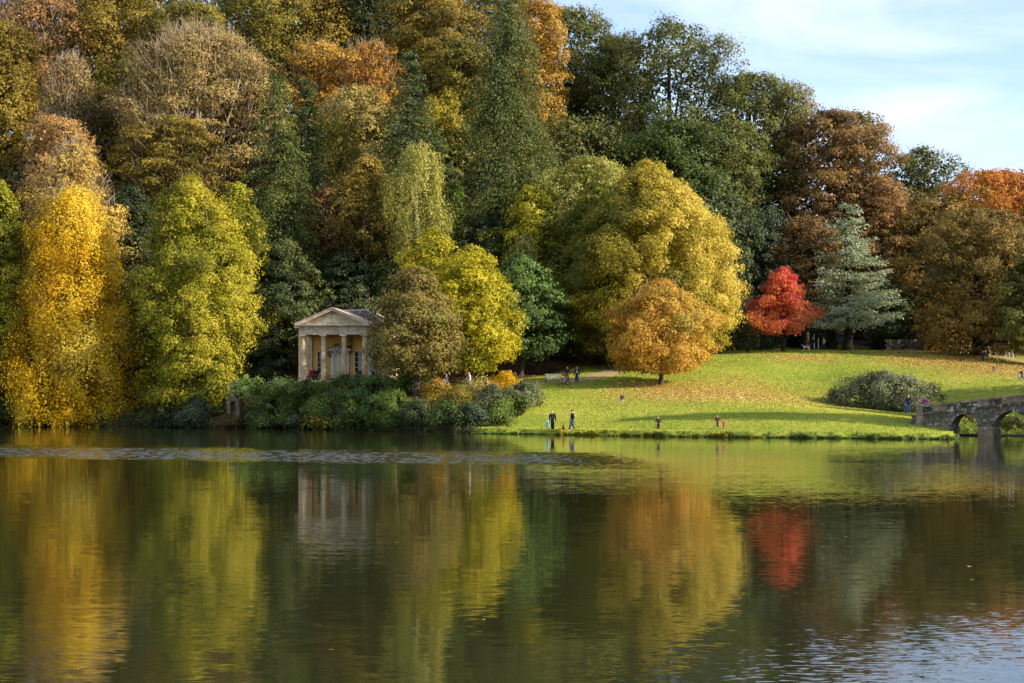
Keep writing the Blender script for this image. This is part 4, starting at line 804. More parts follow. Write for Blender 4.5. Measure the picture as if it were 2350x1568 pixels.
BACK = [
 ('oak_tree', 'olive oak just inside the top left corner, behind every other tree', 'olive', 40, -120, 260, 130, 232, {}),
 ('oak_tree', 'dark gold oak at the top edge behind the dark gold one', 'olive_gold', 200, -140, 200, 140, 236, {}),
 ('beech_tree', 'olive beech at the top edge behind the rounded dome', 'olive', 360, -120, 230, 130, 234, {}),
 ('oak_tree', 'brown green oak at the top edge behind the olive oak', 'oak_green', 520, -130, 240, 130, 238, {}),
 ('oak_tree', 'gold green oak at the top edge behind the deep gold oak', 'olive_gold', 690, -140, 240, 130, 238, {}),
 ('beech_tree', 'dark olive beech at the top edge behind the dark evergreen', 'olive', 850, -130, 240, 130, 236, {}),
 ('oak_tree', 'olive oak at the top edge behind the wide olive gold beech', 'olive', 1020, -130, 260, 130, 236, {}),
 ('beech_tree', 'shadowed beech behind the giant conifer top', 'oak_green', 1150, -60, 300, 90, 226, {}),
 ('oak_tree', 'olive oak high on the slope between the two upper left beeches', 'olive', 300, 130, 420, 100, 196, {}),
 ('beech_tree', 'brown gold beech behind the left half of the bare topped beech', 'bronze', 240, 200, 520, 110, 190, {}),
 ('oak_tree', 'dull green oak behind the golden olive birch', 'oak_green', 900, 250, 560, 100, 184, {}),
 ('oak_tree', 'olive tree in the dip behind the slim dark conifer', 'olive', 660, 260, 560, 90, 188, {}),
 ('holly_tree', 'dark evergreen behind the oak with salmon orange leaves', 'dark_green', 110, 360, 700, 120, 171, {}),
 ('oak_tree', 'brown green oak right of the dark fir', 'oak_green', 1040, 280, 600, 90, 184, {}),
 ('oak_tree', 'dull olive oak behind the straggly yellow green tree', 'oak_green', 1320, 260, 640, 110, 190, {}),
 ('oak_tree', 'deep green oak low behind the towering oak', 'dark_green', 1480, 300, 640, 120, 192, {}),
 ('oak_tree', 'shaded green oak behind the tall dark trunk', 'green', 1700, 330, 660, 110, 196, {}),
 ('holly_tree', 'dark evergreen behind the golden linden', 'dark_green', 1600, 420, 760, 110, 178, {}),
 ('beech_tree', 'brown beech behind the thin olive ash', 'copper', 2050, 430, 700, 100, 200, {}),
 ('beech_tree', 'dark bronze beech between the olive ash and orange maple', 'bronze', 2200, 440, 760, 100, 190, {}),
 ('holly_tree', 'dark thicket tree behind the thick black trunk', 'dark_green', 2230, 600, 790, 90, 181, {}),
 ('holly_tree', 'dark thicket tree at the right edge below the orange maple', 'dark_green', 2370, 560, 780, 100, 184, {}),
]
def plant_shrubs():
    for (n, lab, pal, u, vt, vb, r, Y, kw) in SHRUBS:
        kw = dict(kw); kw.pop('gain', None); cat = kw.pop('cat', 'shrub'); shrub(n, lab, pal, u, vt, vb, r, Y, cat=cat, **kw)
    # right bank behind the bridge
plant_all(TREES); plant_all([(a, b_, c_, d, e, f, g, h, dict(kind='dome', cl=1.5, dens=.6, leaf=.24, wob=.2)) for a, b_, c_, d, e, f, g, h, _ in BACK]); plant_shrubs()
# the wood goes on past both edges of the picture
for (n_, lab, pal_, X_, Y_, h_, r_) in [('oak_tree', 'olive oak by the water just beyond the left edge', 'olive', -64, 154, 22, 7), ('beech_tree', 'gold beech by the water farther beyond the left edge', 'olive_gold', -78, 160, 22, 8), ('oak_tree', 'green oak on the slope beyond the left edge', 'oak_green', -70, 172, 24, 9),
        ('oak_tree', 'olive oak high on the slope beyond the left edge', 'olive', -84, 190, 26, 10), ('beech_tree', 'brown gold beech at the hilltop beyond the left edge', 'bronze', -82, 215, 28, 11), ('oak_tree', 'dark green oak far beyond the left edge', 'oak_green', -98, 178, 26, 11),
        ('oak_tree', 'dark oak at the hilltop far beyond the left edge', 'olive_gold', -104, 205, 28, 12), ('oak_tree', 'green oak on the slope beyond the right edge', 'oak_green', 74, 182, 22, 9), ('beech_tree', 'bronze beech on the slope beyond the right edge', 'bronze', 84, 196, 24, 10), ('beech_tree', 'copper beech on the ridge beyond the right edge', 'copper', 78, 212, 24, 10)]:
    g_ = gz(X_, Y_); tree(n_, lab, pal_, CU + X_ / Y_ * F, VH - (g_ + h_ - CAMZ) * F / Y_, VH - (g_ + 2 - CAMZ) * F / Y_, r_ * F / Y_, Y_, kind='cap:0.45', cl=1.6, leaf=.24, dens=.6)
# trees standing outside the picture on the right, whose shade falls on the lawn and bank
tree('beech_tree', 'olive beech on the lawn beyond the right edge', 'bronze', 2750, 560, 860, 130, 128, kind='egg', cl=1.5, leaf=.2)
tree('beech_tree', 'tall beech near the far end of the bridge beyond the right edge', 'bronze', 3150, 300, 900, 190, 112, kind='egg', cl=1.6, leaf=.22)
tree('poplar_tree', 'tall narrow poplar by the water beyond the right edge', 'olive_gold', 3220, 20, 880, 110, 99, kind='egg', cl=1.6, leaf=.22)

# ---------------------------------------------------------------- ground cover
rng = np.random.RandomState(77)
def on_lawn(n, x0, x1, y0, y1, cond):
    X = rng.uniform(x0, x1, n); Y = rng.uniform(y0, y1, n); k = cond(X, Y); return X[k], Y[k]
X, Y = on_lawn(230000, -8, 62, 101, 200, lambda X, Y: (Y > shoreY(X) + .5) & (np.abs(X) < Y * .37) & (wood_mask(X, Y) < .5) & (rng.rand(len(X)) < np.clip(1.25 - (Y - 100) / 80, .25, 1)) & (litter_mask(X, Y) < .75))
n = len(X); P = np.c_[X, Y, ground(X, Y) - .01]; ax = np.c_[rng.normal(0, .35, (n, 2)), np.ones(n)]
gl = rng.uniform(.05, .11, n); GRASSM = leafmat('grass_blades', [(104, 118, 24), (156, 162, 32), (192, 188, 48), (214, 200, 80)], .4, .78)
link_g = link('grass', leaf_mesh('grass', P, np.c_[rng.normal(0, .6, (n, 2)) + [0.5, -1], rng.uniform(0, .6, n)], gl, gl * .7, rng.normal(.5, .12, n) + .16 * np.sin(P[:, 0] * .35 + .3 * P[:, 1]) * np.sin(P[:, 1] * .22), rng, ax, tri=True), GRASSM); tag(link_g, kind='stuff'); TRI[0] += n
Xs, Ys, Cs = [], [], []
for (c, r_, s_) in LITP:
    k = int(1500 * s_ * r_ ** 2 / 60); Xs.append(rng.normal(c[0], r_ * .62, k)); Ys.append(rng.normal(c[1], r_ * .5, k)); Cs.append(np.full(k, 0.75 if r_ < 7.5 or c[1] < 150 else .35))
Xs.append(rng.uniform(0, 50, 900)); Ys.append(rng.uniform(106, 170, 900)); Cs.append(np.full(900, .7))
X = np.concatenate(Xs); Y = np.concatenate(Ys); Cc = np.concatenate(Cs); k = (Y > shoreY(X) + 1.0); X, Y, Cc = X[k], Y[k], Cc[k]; n = len(X)
lf = link('fallen_leaves', leaf_mesh('fallen_leaves', np.c_[X, Y, ground(X, Y) + .035], np.c_[rng.normal(0, .4, (n, 2)), np.ones(n)], rng.uniform(.05, .12, n), .06, Cc + rng.normal(0, .2, n), rng), leafmat('fallen_leaf', [(96, 60, 26), (168, 112, 40), (224, 176, 70), (244, 216, 120)], .15, .7)); tag(lf, kind='stuff'); TRI[0] += 2 * n
# rough plants along the water's edge
def edge_plants(name, x0, x1, n, pal, h, off, seed):
    rg = np.random.RandomState(seed); X = rg.uniform(x0, x1, n); Yv = shoreY(X) + rg.uniform(off[0], off[1], n); hh = (.55 + .7 * np.sin(X * 1.9 + seed) * np.sin(X * .73 + seed) + .25 * np.sin(X * 5.1)).clip(.12, 1.5) * h
    Z = np.maximum(ground(X, Yv), 0) + rg.rand(n) * hh
    o = link(name, leaf_mesh(name, np.c_[X, Yv, Z], np.c_[rg.normal(0, .6, n), rg.normal(-.5, .6, n), rg.rand(n)], rg.uniform(.05, .13, n), .045, rg.normal(.45, .2, n) + .4 * (Z / h - .4), rg, np.c_[rg.normal(0, .5, (n, 2)), np.ones(n)]), LM(pal)); tag(o, kind='stuff'); TRI[0] += 2 * n
edge_plants('bank_grass', -3.5, 31.5, 15000, 'shore', .16, (-.2, .5), 1)
edge_plants('bank_ferns', 3, 19, 5000, 'yellow_green', .38, (-.3, .15), 6)
edge_plants('bank_weeds', 8, 33.5, 7000, 'laurel', .3, (-.3, .25), 2)
edge_plants('bank_undergrowth', -60, -3, 30000, 'dark_green', .9, (-.3, 3.0), 3)
edge_plants('bank_scrub', -60, -3, 16000, 'fern_red', .8, (-.2, 3.6), 4)
edge_plants('far_bank_undergrowth', 33, 70, 14000, 'shore', .8, (-.2, 2.5), 5)
rg = np.random.RandomState(9); n = 420; X = rg.uniform(-45, 45, n); Y = rg.uniform(16, 110, n); k = np.abs(X) < Y * .38; X, Y = X[k], Y[k]; n = len(X)
fl = link('floating_leaves', leaf_mesh('floating_leaves', np.c_[X, Y, np.full(n, .008)], np.c_[rg.normal(0, .05, (n, 2)), np.ones(n)], .045, .03, rg.rand(n), rg), bpy.data.materials['fallen_leaf']); tag(fl, kind='stuff')
rg = np.random.RandomState(12); n = 30000; X = rg.uniform(-75, 0, n); Y = shoreY(X) + rg.uniform(1, 40, n); k = ground(X, Y) < 14; X, Y = X[k], Y[k]; n = len(X)
wf = link('woodland_floor_leaves', leaf_mesh('woodland_floor_leaves', np.c_[X, Y, ground(X, Y) + .05 + rg.rand(n) * .25], np.c_[rg.normal(0, .5, (n, 2)), np.ones(n)], .1, .07, rg.normal(.3, .25, n), rg), LM('fern_red')); tag(wf, kind='stuff')

# ---------------------------------------------------------------- people
SKIN = solid('skin', (222, 172, 142), 0.6, 0.05, 6)
def cloth(c): return solid('cloth_%02x%02x%02x' % c, c, 0.85, 0.15, 9, gain=0.75)
def skin_obj(name, pts, edges, rad, mat, parent, root=0, sub=2):
    me = bpy.data.meshes.new(name); me.from_pydata([tuple(p) for p in pts], edges, []); o = link(name, me, mat, parent)
    md = o.modifiers.new('body', 'SKIN'); md.use_smooth_shade = True; md.branch_smoothing = .4
    if not me.skin_vertices: return o
    for i, sv in enumerate(me.skin_vertices[0].data):
        r = rad[i]; sv.radius = r if isinstance(r, tuple) else (r, r); sv.use_root = (i == root)
    sb = o.modifiers.new('smooth', 'SUBSURF'); sb.levels = sb.render_levels = sub; return o
def person(label, u, v, vtop, top, legs, hair, face=0, stride=.12, arms='down', bag=None, hat=None, sit=False, shoes=(40, 36, 34), pos=None, H=None, lean=0.0, squat=False, sleeve=True, shorts=False, bagc=(40, 40, 46), coatlen=.46, hood=None):
    """face: heading in degrees, 0 looks to the camera, 90 to the picture's right; all lengths are shares of the standing height"""
    if isinstance(pos, float): Y = pos; X = (u - CU) / F * Y; Z = gz(X, Y)
    elif pos is None: X, Y, Z = hit(u, v)
    else: X, Y, Z = pos
    if H is None: H = (v - vtop) * Y / F
    if squat: H *= 1.75
    t_ = thing('person', label, 'person', (X, Y, Z), R(face)); child = H < 1.3
    hs = 1.25 if child else 1.0
    def S(p): return (p[0] * H, p[1] * H, p[2] * H)
    sw = .115; hw = .052; hipz = .515 if not child else .47; shz = .82 if not child else .78; headz = .935 if not child else .90
    hy = 0.0
    if sit: hipz, shz, headz, hy = .27, .56, .685, .0
    if squat: hipz, shz, headz = .16, .44, .55
    lx = -lean; neckz = shz + .035
    # the body: one continuous surface (local -y is forward)
    hip = (0, hy, hipz); ch = (0, lx * .5, shz - .12); nk = (0, lx * .9, neckz); hd = (0, lx - .005, headz); ht = (0, lx, headz + .035 * hs)
    kz = .275; fl, fr = -stride, stride
    if sit: kl, kr, al, ar = (hw, -.23, .28), (-hw, -.23, .28), (hw, -.25, .03), (-hw, -.25, .03)
    elif squat: kl, kr, al, ar = (hw + .04, -.15, .2), (-hw - .04, -.15, .2), (hw + .03, -.03, .03), (-hw - .03, -.03, .03)
    else: kl, kr, al, ar = (hw * 1.05, fl * .45 - .02, kz), (-hw * 1.05, fr * .45 - .02, kz), (hw * 1.1, fl, .035), (-hw * 1.1, fr, .035)
    tl, tr_ = (al[0], al[1] - .07, .015), (ar[0], ar[1] - .07, .015)
    sl, sr = (sw, lx * .8, shz), (-sw, lx * .8, shz)
    A = {'down': ((.145, .02 + lx, shz - .17), (.15, -.03 + lx, shz - .32)), 'swing': ((.15, .06 + lx, shz - .16), (.14, .02 + lx, shz - .31)), 'push': ((.14, -.06 + lx, shz - .17), (.09, -.2 + lx, shz - .19)),
         'pocket': ((.17, .05, shz - .17), (.1, -.05, shz - .27)), 'hold': ((.14, .02 + lx, shz - .16), (.2, -.02 + lx, shz - .30)), 'lean': ((.13, -.08 + lx, shz - .12), (.09, -.18 + lx, shz - .2)), 'front': ((.15, -.02 + lx, shz - .16), (.05, -.13 + lx, shz - .2))}[arms]
    el, wl = A; er, wr = (-el[0], el[1], el[2]), (-wl[0], wl[1], wl[2])
    if arms in ('swing', 'hold'): er, wr = (-.145, -.03 + lx, shz - .16), (-.15, -.10 + lx, shz - .29)
    hl, hr = (wl[0], wl[1] - .025, wl[2] - .045), (wr[0], wr[1] - .025, wr[2] - .045)
    pts = [hip, ch, nk, hd, ht, kl, al, tl, kr, ar, tr_, sl, el, wl, hl, sr, er, wr, hr]
    E = [(0, 1), (1, 2), (2, 3), (3, 4), (0, 5), (5, 6), (6, 7), (0, 8), (8, 9), (9, 10), (1, 11), (11, 12), (12, 13), (13, 14), (1, 15), (15, 16), (16, 17), (17, 18)]
    w = 1.0; r = [.050, .058, .032, .050 * hs, .044 * hs, .036, .022, .018, .036, .022, .018, .034, .026, .018, .020, .034, .026, .018, .020]
    skin_obj('body', [S(p) for p in pts], E, [x * H for x in r], SKIN, t_)
    # face: nose and ears, fingers
    mb = MB(); fy = lx - .005 - .055 * hs; mb.tube([S((0, fy + .012, headz + .012)), S((0, fy - .012, headz - .006)), S((0, fy + .01, headz - .012))], [.004 * H, .010 * H, .006 * H], 6)
    for sg in (-1, 1): mb.tube([S((sg * .052 * hs, lx, headz - .012)), S((sg * .058 * hs, lx, headz + .014))], [.008 * H, .009 * H], 6)
    mb.build('face_features', SKIN, t_)
    for hh, sg in ((hl, 1), (hr, -1)):
        mb = MB()
        for k, off in enumerate((-.012, -.004, .004, .012)):
            L_ = (.030, .036, .034, .026)[k]; b0 = Vector(S(hh)); b0 += Vector((0, off * H, 0)); mb.tube([b0, b0 + Vector((0, -.004, -L_ * .6)) * H, b0 + Vector((-sg * .008, -.008, -L_)) * H], .0042 * H, 5)
        b0 = Vector(S(hh)); mb.tube([b0 + Vector((0, -.014, .01)) * H, b0 + Vector((-sg * .006, -.026, -.008)) * H], .005 * H, 5); mb.build('fingers', SKIN, t_)
    # eyes
    mb = MB()
    for sg in (-1, 1): mb.tube([S((sg * .018 * hs, fy + .006, headz + .008)), S((sg * .018 * hs, fy - .001, headz + .008))], .0055 * H, 6)
    mb.build('eyes', IRON, t_)
    # hair, coat, trousers, shoes
    hc = cloth(hair) if hair else None
    if hat: 
        mb = MB(); mb.lathe([(.058 * H * hs, (headz + .008) * H), (.060 * H * hs, (headz + .03) * H), (.048 * H * hs, (headz + .062 * hs) * H), (.012 * H, (headz + .078 * hs) * H)], 12, 0, lx * H + .004 * H)
        mb.lathe([(.004 * H, (headz + .074 * hs) * H), (.02 * H, (headz + .088 * hs) * H), (.004 * H, (headz + .102 * hs) * H)], 8, 0, lx * H); mb.build('bobble_hat', cloth(hat), t_, smooth=True)
    if hc:
        skin_obj('hair', [S((0, lx + .012, headz + .030 * hs)), S((0, lx + .030, headz + .005)), S((0, lx + .034, headz - (.05 if face in (175, 180, 170) or not child else .02)))], [(0, 1), (1, 2)], [.051 * H * hs, .043 * H * hs, .024 * H], hc, t_, sub=1)
    cz = shz - coatlen
    cpts = [(0, hy, hipz - .065), (0, lx * .3, hipz + .11), (0, lx * .6, shz - .08), sl, el, wl, sr, er, wr, (0, lx * .85, shz + .005)]
    cr2 = [.094, .094, .098, .052, .038, .029, .052, .038, .029, .042]
    skin_obj('coat', [S(p) for p in cpts], [(0, 1), (1, 2), (2, 3), (3, 4), (4, 5), (2, 6), (6, 7), (7, 8), (2, 9)], [x * H for x in cr2], cloth(top), t_)
    if shorts: skin_obj('shorts', [S(p) for p in [(0, hy, hipz), tuple(Vector(hip).lerp(Vector(kl), .8)), tuple(Vector(hip).lerp(Vector(kr), .8))]], [(0, 1), (0, 2)], [.075 * H, .05 * H, .05 * H], cloth(legs), t_)
    else:
        skin_obj('trousers', [S(p) for p in [(0, hy, hipz + .05), tuple(Vector(hip).lerp(Vector(kl), .4)), kl, (al[0], al[1], al[2] + .03), tuple(Vector(hip).lerp(Vector(kr), .4)), kr, (ar[0], ar[1], ar[2] + .03)]],
             [(0, 1), (1, 2), (2, 3), (0, 4), (4, 5), (5, 6)], [x * H for x in (.086, .07, .05, .036, .07, .05, .036)], cloth(legs), t_)
    for a_, b_ in ((al, tl), (ar, tr_)): skin_obj('shoe', [S((a_[0], a_[1] + .012, .022)), S((b_[0], b_[1], .018))], [(0, 1)], [.026 * H, .021 * H], cloth(shoes), t_, sub=1)
    if hood: skin_obj('shirt_front', [S((0, lx * .7 - .05, shz - .05)), S((0, -.062, hipz + .08))], [(0, 1)], [(.05 * H), (.05 * H)], cloth(hood), t_, sub=1)
    if bag:
        bp_ = skin_obj('backpack', [S((0, lx + .115, shz - .03)), S((0, lx * .7 + .125, shz - .12)), S((0, lx * .5 + .115, shz - .22))], [(0, 1), (1, 2)], [.05 * H, .072 * H, .06 * H], cloth(bagc), t_, sub=1)
    return t_
P_ = person
P_('blonde woman with a black backpack and black leggings standing at the water edge', 1268, 990.5, 942, (36, 34, 38), (26, 26, 30), (232, 210, 160), face=165, bag=1, bagc=(42, 38, 48))
P_('toddler in a light blue outfit beside the blonde woman', 1257, 987, 961, (96, 190, 214), (140, 200, 216), (206, 150, 110), face=200, shoes=(180, 110, 80))
P_('toddler in a red coat crouching at the water edge', 1292.5, 993, 975, (214, 52, 30), (190, 60, 40), (96, 60, 40), face=80, squat=True, shoes=(230, 230, 230))
P_('man in navy with a dark bobble hat and a pale backpack', 1313, 990.5, 941, (36, 40, 66), (60, 66, 100), None, face=-80, bag=1, bagc=(170, 160, 150), hat=(30, 30, 40), shoes=(220, 220, 220), stride=.15, arms='pocket')
P_('person in a black coat standing alone by the water with hands in pockets', 1510.5, 989, 955, (30, 30, 32), (34, 34, 38), (120, 80, 60), face=10, arms='pocket', shoes=(60, 170, 200), stride=.04)
P_('woman in a maroon coat with a navy backpack holding a small child by the hand', 1646.5, 983, 952, (110, 34, 60), (50, 66, 70), (200, 160, 110), face=160, bag=1, bagc=(48, 56, 96), arms='hold', stride=.14)
P_('small child in a bright pink suit on the grass by the water', 1661, 984.5, 963, (214, 30, 110), (200, 30, 100), (224, 190, 140), face=190, shoes=(180, 90, 40))
P_('child with ginger hair, purple coat and blue shorts alone on the lawn', 1427.5, 930, 902, (86, 62, 96), (110, 180, 190), (206, 110, 50), face=170, shorts=True, bag=1, bagc=(74, 56, 84), stride=.1)
P_('woman in navy pushing the orange pushchair', 1302, 882, 841, (40, 42, 60), (44, 70, 110), (190, 150, 110), face=-15, arms='push', stride=.1)
P_('woman in a white top and dark cardigan walking down the path', 1324, 881.5, 841, (54, 48, 54), (48, 70, 116), (176, 130, 90), face=0, hood=(226, 224, 222), stride=.13)
P_('man in a navy jacket partly hidden by the low twigs of the red maple', 1865, 793, 764, (40, 50, 84), (40, 40, 46), (230, 220, 210), face=-60, stride=.2, pos=174.5, H=1.72)
P_('white haired walker with an orange bag between red maple and silver cedar', 1890, 793.5, 767, (196, 190, 180), (40, 42, 60), (236, 226, 190), face=-85, bag=1, bagc=(226, 140, 50), stride=.28, pos=175.5, H=1.66)
P_('person in dark clothes under the tree with the thick black trunk', 2257, 832, 804, (34, 32, 40), (30, 34, 52), (50, 40, 36), face=160)
P_('boy in a navy top and pale trousers on the shaded leaves', 2280.5, 856, 837, (44, 48, 96), (130, 130, 150), (120, 84, 60), face=30)
P_('child in white and violet at the right edge beside an adult', 2337.5, 874, 856, (210, 200, 226), (110, 110, 170), (150, 110, 80), face=20)
P_('adult in dark grey at the right edge of the lawn', 2345.5, 874, 845, (44, 46, 54), (84, 84, 92), (80, 60, 50), face=60, bag=1)
P_('man in a navy anorak and jeans by the big grey green bush', 2084.5, 945.5, 906, (40, 42, 76), (88, 116, 160), (96, 60, 44), face=-10, stride=.05, coatlen=.5, pos=127.0, H=1.72)
P_('small boy in denim standing against the man by the big bush', 2079, 946, 923.5, (62, 92, 130), (66, 100, 140), (190, 120, 80), face=0, stride=.04, pos=126.4, H=.98)
lp = (BX - .45 * math.cos(BT), BY - .45 * math.sin(BT))
_c, _s = math.cos(BT), math.sin(BT); px_, py_ = BX + _c * -.38 - _s * .62, BY + _s * -.38 + _c * .62
P_('child in a magenta coat leaning on the end pedestal of the bridge', 2124, 0, 0, (176, 72, 150), (60, 60, 90), (226, 170, 110), face=50, arms='lean', lean=.16, pos=(px_, py_, 1.63), H=1.5, stride=.03)
hx1 = at(1024, 880, 133.0); hx2 = at(1078, 880, 133.2); hx3 = at(1071, 880, 134.6)
P_('man in a blue jacket walking behind the orange gold bushes', 0, 0, 0, (52, 68, 104), (56, 50, 66), (60, 50, 46), face=60, pos=(hx1[0], hx1[1], gz(hx1[0], hx1[1])), H=1.78, stride=.14)
P_('white haired person in a pale blue white shirt behind the golden bush', 0, 0, 0, (226, 230, 240), (90, 90, 100), (226, 214, 200), face=-70, pos=(hx2[0], hx2[1], gz(hx2[0], hx2[1]) + .05), H=1.76, lean=.05)
P_('pink faced companion half hidden behind the white haired person', 0, 0, 0, (120, 70, 60), (60, 60, 66), (220, 180, 160), face=-80, pos=(hx3[0], hx3[1], gz(hx3[0], hx3[1]) + .05), H=1.72)
def tpos(x, y, z=0.0):
    c, s_ = math.cos(R(-10)), math.sin(R(-10)); return (tx + c * x - s_ * y, ty + s_ * x + c * y, TZ + z)
P_('seated adult in black on the temple porch beside the left window', 0, 0, 0, (36, 34, 38), (40, 40, 46), (120, 60, 44), face=0, sit=True, pos=tpos(-2.25, 1.5, .0), H=1.7, arms='front')
P_('child in grey seated beside the adult in black on the temple porch', 0, 0, 0, (150, 140, 130), (120, 110, 110), (180, 120, 90), face=10, sit=True, pos=tpos(-1.65, 1.3), H=1.2, arms='front')
P_('red haired woman in a dark teal coat seated by the right temple window', 0, 0, 0, (34, 56, 56), (50, 60, 64), (150, 56, 30), face=-20, sit=True, pos=tpos(2.2, 1.3), H=1.7, arms='front')
P_('fair haired child in front of the red haired woman on the temple porch', 0, 0, 0, (90, 150, 140), (150, 170, 160), (214, 150, 110), face=-30, pos=tpos(1.95, .75), H=.85, arms='down')
for i, (x, y) in enumerate([(-1.95, 1.62), (2.2, 1.62)]):
    s_ = thing('stone_bench', ['low stone bench under the left temple window', 'low stone bench under the right temple window'][i], 'bench', tpos(x, y), R(-10)); MB().box(-.75, .75, -.2, .25, .36, .44).build('seat', TSD, s_)
    for sg in (-1, 1): MB().box(sg * .55 - .08, sg * .55 + .08, -.15, .2, 0, .358).build('leg', TSD, s_)

# ---------------------------------------------------------------- pushchairs, bench, dog, small things
def wheel(parent, x, y, r, w=.05, name='wheel'):
    n_ = 20; W = thing_part(name, parent, (x, y, r)); 
    mb = MB(); vs = []; 
    for a in range(n_):
        for q in range(6): rr = r - w / 2 + w / 2 * math.cos(q * PI / 3); vs.append((w / 2 * math.sin(q * PI / 3), rr * math.cos(2 * PI * a / n_), rr * math.sin(2 * PI * a / n_)))
    mb.add(vs, [(a * 6 + q, a * 6 + (q + 1) % 6, ((a + 1) % n_) * 6 + (q + 1) % 6, ((a + 1) % n_) * 6 + q) for a in range(n_) for q in range(6)]); mb.build('tyre', IRON, W)
    mb = MB()
    for a in range(10): mb.tube([(0, 0, 0), (0, (r - w) * math.cos(a * PI / 5), (r - w) * math.sin(a * PI / 5))], .008, 4)
    mb.tube([(-.04, 0, 0), (.04, 0, 0)], .03, 8); mb.build('spokes', METAL, W); return W
def thing_part(name, parent, loc):
    o = bpy.data.objects.new(name, None); C.objects.link(o); o.parent = parent; o.location = loc; o.empty_display_size = .1; return o
METAL = solid('pale_metal', (190, 190, 188), 0.35, 0.1, 4, metal=.6)
def pushchair(label, X, Y, Z, rz, frame_c, hood_c, seat_c, sc_=1.0):
    p = thing('pushchair', label, 'pushchair', (X, Y, Z), rz); fm, hm, sm = cloth(frame_c), cloth(hood_c), cloth(seat_c)
    mb = MB()
    for sg in (-1, 1):
        mb.tube([(sg * .26, .34, .26), (sg * .25, .05, .5), (sg * .08, -.55, .2)], .022, 7); mb.tube([(sg * .26, .05, .5), (sg * .25, .5, .95), (sg * .24, .66, 1.02)], .02, 7); mb.tube([(sg * .26, .34, .26), (sg * .25, .32, .78)], .018, 6)
    mb.tube([(-.24, .66, 1.02), (.24, .66, 1.02)], .026, 7); mb.tube([(-.3, .34, .26), (.3, .34, .26)], .018, 6); mb.build('frame', fm, p)
    for (x, y, r) in ((-.31, .34, .26), (.31, .34, .26), (0, -.58, .2)): wheel(p, x, y, r)
    mb = MB(); mb.add([(-.2, -.25, .4), (.2, -.25, .4), (.2, .18, .42), (-.2, .18, .42), (-.2, .36, .9), (.2, .36, .9), (-.2, -.25, .34), (.2, -.25, .34), (.2, .24, .34), (-.2, .24, .34), (.2, .43, .88), (-.2, .43, .88)],
        [(0, 1, 2, 3), (3, 2, 5, 4), (6, 9, 8, 7), (9, 11, 10, 8), (0, 6, 7, 1), (4, 5, 10, 11), (0, 3, 9, 6), (3, 4, 11, 9), (1, 7, 8, 2), (2, 8, 10, 5)]); mb.build('seat', sm, p)
    mb = MB(); vs = []; 
    for k in range(8):
        a = PI * (.15 + .62 * k / 7)
        for x in (-.23, -.2, .2, .23): rr = .34 if abs(x) < .22 else .27; vs.append((x, .3 - rr * math.cos(PI - a) * -1 * .9 - .0, .72 + rr * math.sin(a)))
    mb.add(vs, [(k * 4 + j, k * 4 + j + 1, (k + 1) * 4 + j + 1, (k + 1) * 4 + j) for k in range(7) for j in range(3)]); mb.build('hood', hm, p)
    return p
X, Y, Z = hit(1292, 884); pushchair('orange three wheeled pushchair with a red hood by the bench', X, Y - .1, Z, R(-55), (226, 130, 50), (206, 50, 40), (180, 190, 214))
X, Y, Z = tpos(-2.75, .9); pushchair('pushchair with a bright red hood behind the left temple column', X, Y, Z, R(-20), (40, 40, 44), (230, 30, 40), (200, 30, 40))
X, Y, Z = tpos(4.0, 1.0); pushchair('grey hooded pushchair right of the temple porch', X, Y, Z, R(60), (50, 50, 54), (150, 150, 160), (80, 80, 90))
WOOD = solid('weathered_wood', (236, 228, 204), 0.85, 0.25, 7); WOODD = solid('dark_wood', (120, 108, 84), 0.85, 0.25, 7)
X, Y, Z = hit(1264, 881); X += .3
bn = thing('park_bench', 'weathered pale wooden bench beside the gravel path', 'bench', (X, Y, Z + .02), R(8))
for k in range(4): MB().box(-.8, .8, -.28 + k * .13, -.17 + k * .13, .43, .46).build('seat_slat', WOOD, bn)
for k in range(9):
    x = -.72 + k * .18; MB().box(x - .05, x + .05, .27, .295, .5, .86).build('back_slat', WOOD, bn)
MB().box(-.82, .82, .255, .31, .862, .95).build('top_rail', WOOD, bn); MB().box(-.80, .80, .25, .30, .462, .498).build('back_rail', WOODD, bn)
for sx in (-.78, .78):
    MB().box(sx - .035, sx + .035, -.30, -.23, 0, .62).build('leg', WOODD, bn); MB().box(sx - .035, sx + .035, .31, .37, 0, .94).build('leg', WOODD, bn); MB().box(sx - .04, sx + .04, -.32, .305, .625, .66).build('armrest', WOOD, bn)
# dog
X, Y = (1850 - CU) / F * 174, 174.0; Z = gz(X, Y); dg_ = thing('dog', 'white dog with a tan patch on its back below the red maple', 'dog', (X, Y, Z), R(-80)); WH = cloth((236, 228, 214)); 
dp = [(0, .28, .47), (0, 0, .46), (0, -.28, .47), (0, -.42, .62), (0, -.5, .70), (0, -.64, .66)]; dr = [.09, .10, .12, .07, .075, .035]; de = [(0, 1), (1, 2), (2, 3), (3, 4), (4, 5)]
def leg_(base, x, pts_, rr):
    i0 = len(dp)
    for k, (y, z) in enumerate(pts_): dp.append((x, y, z)); dr.append(rr[k]); de.append((base if k == 0 else i0 + k - 1, i0 + k))
for x in (-.08, .08):
    leg_(2, x, [(-.30, .34), (-.29, .18), (-.30, .03), (-.35, .02)], [.05, .032, .026, .024]); leg_(0, x, [(.22, .33), (.35, .20), (.31, .03), (.26, .02)], [.06, .034, .026, .024])
i0 = len(dp); dp += [(0, .42, .55), (0, .52, .66)]; dr += [.03, .015]; de += [(0, i0), (i0, i0 + 1)]
skin_obj('body', dp, de, dr, WH, dg_, root=1)
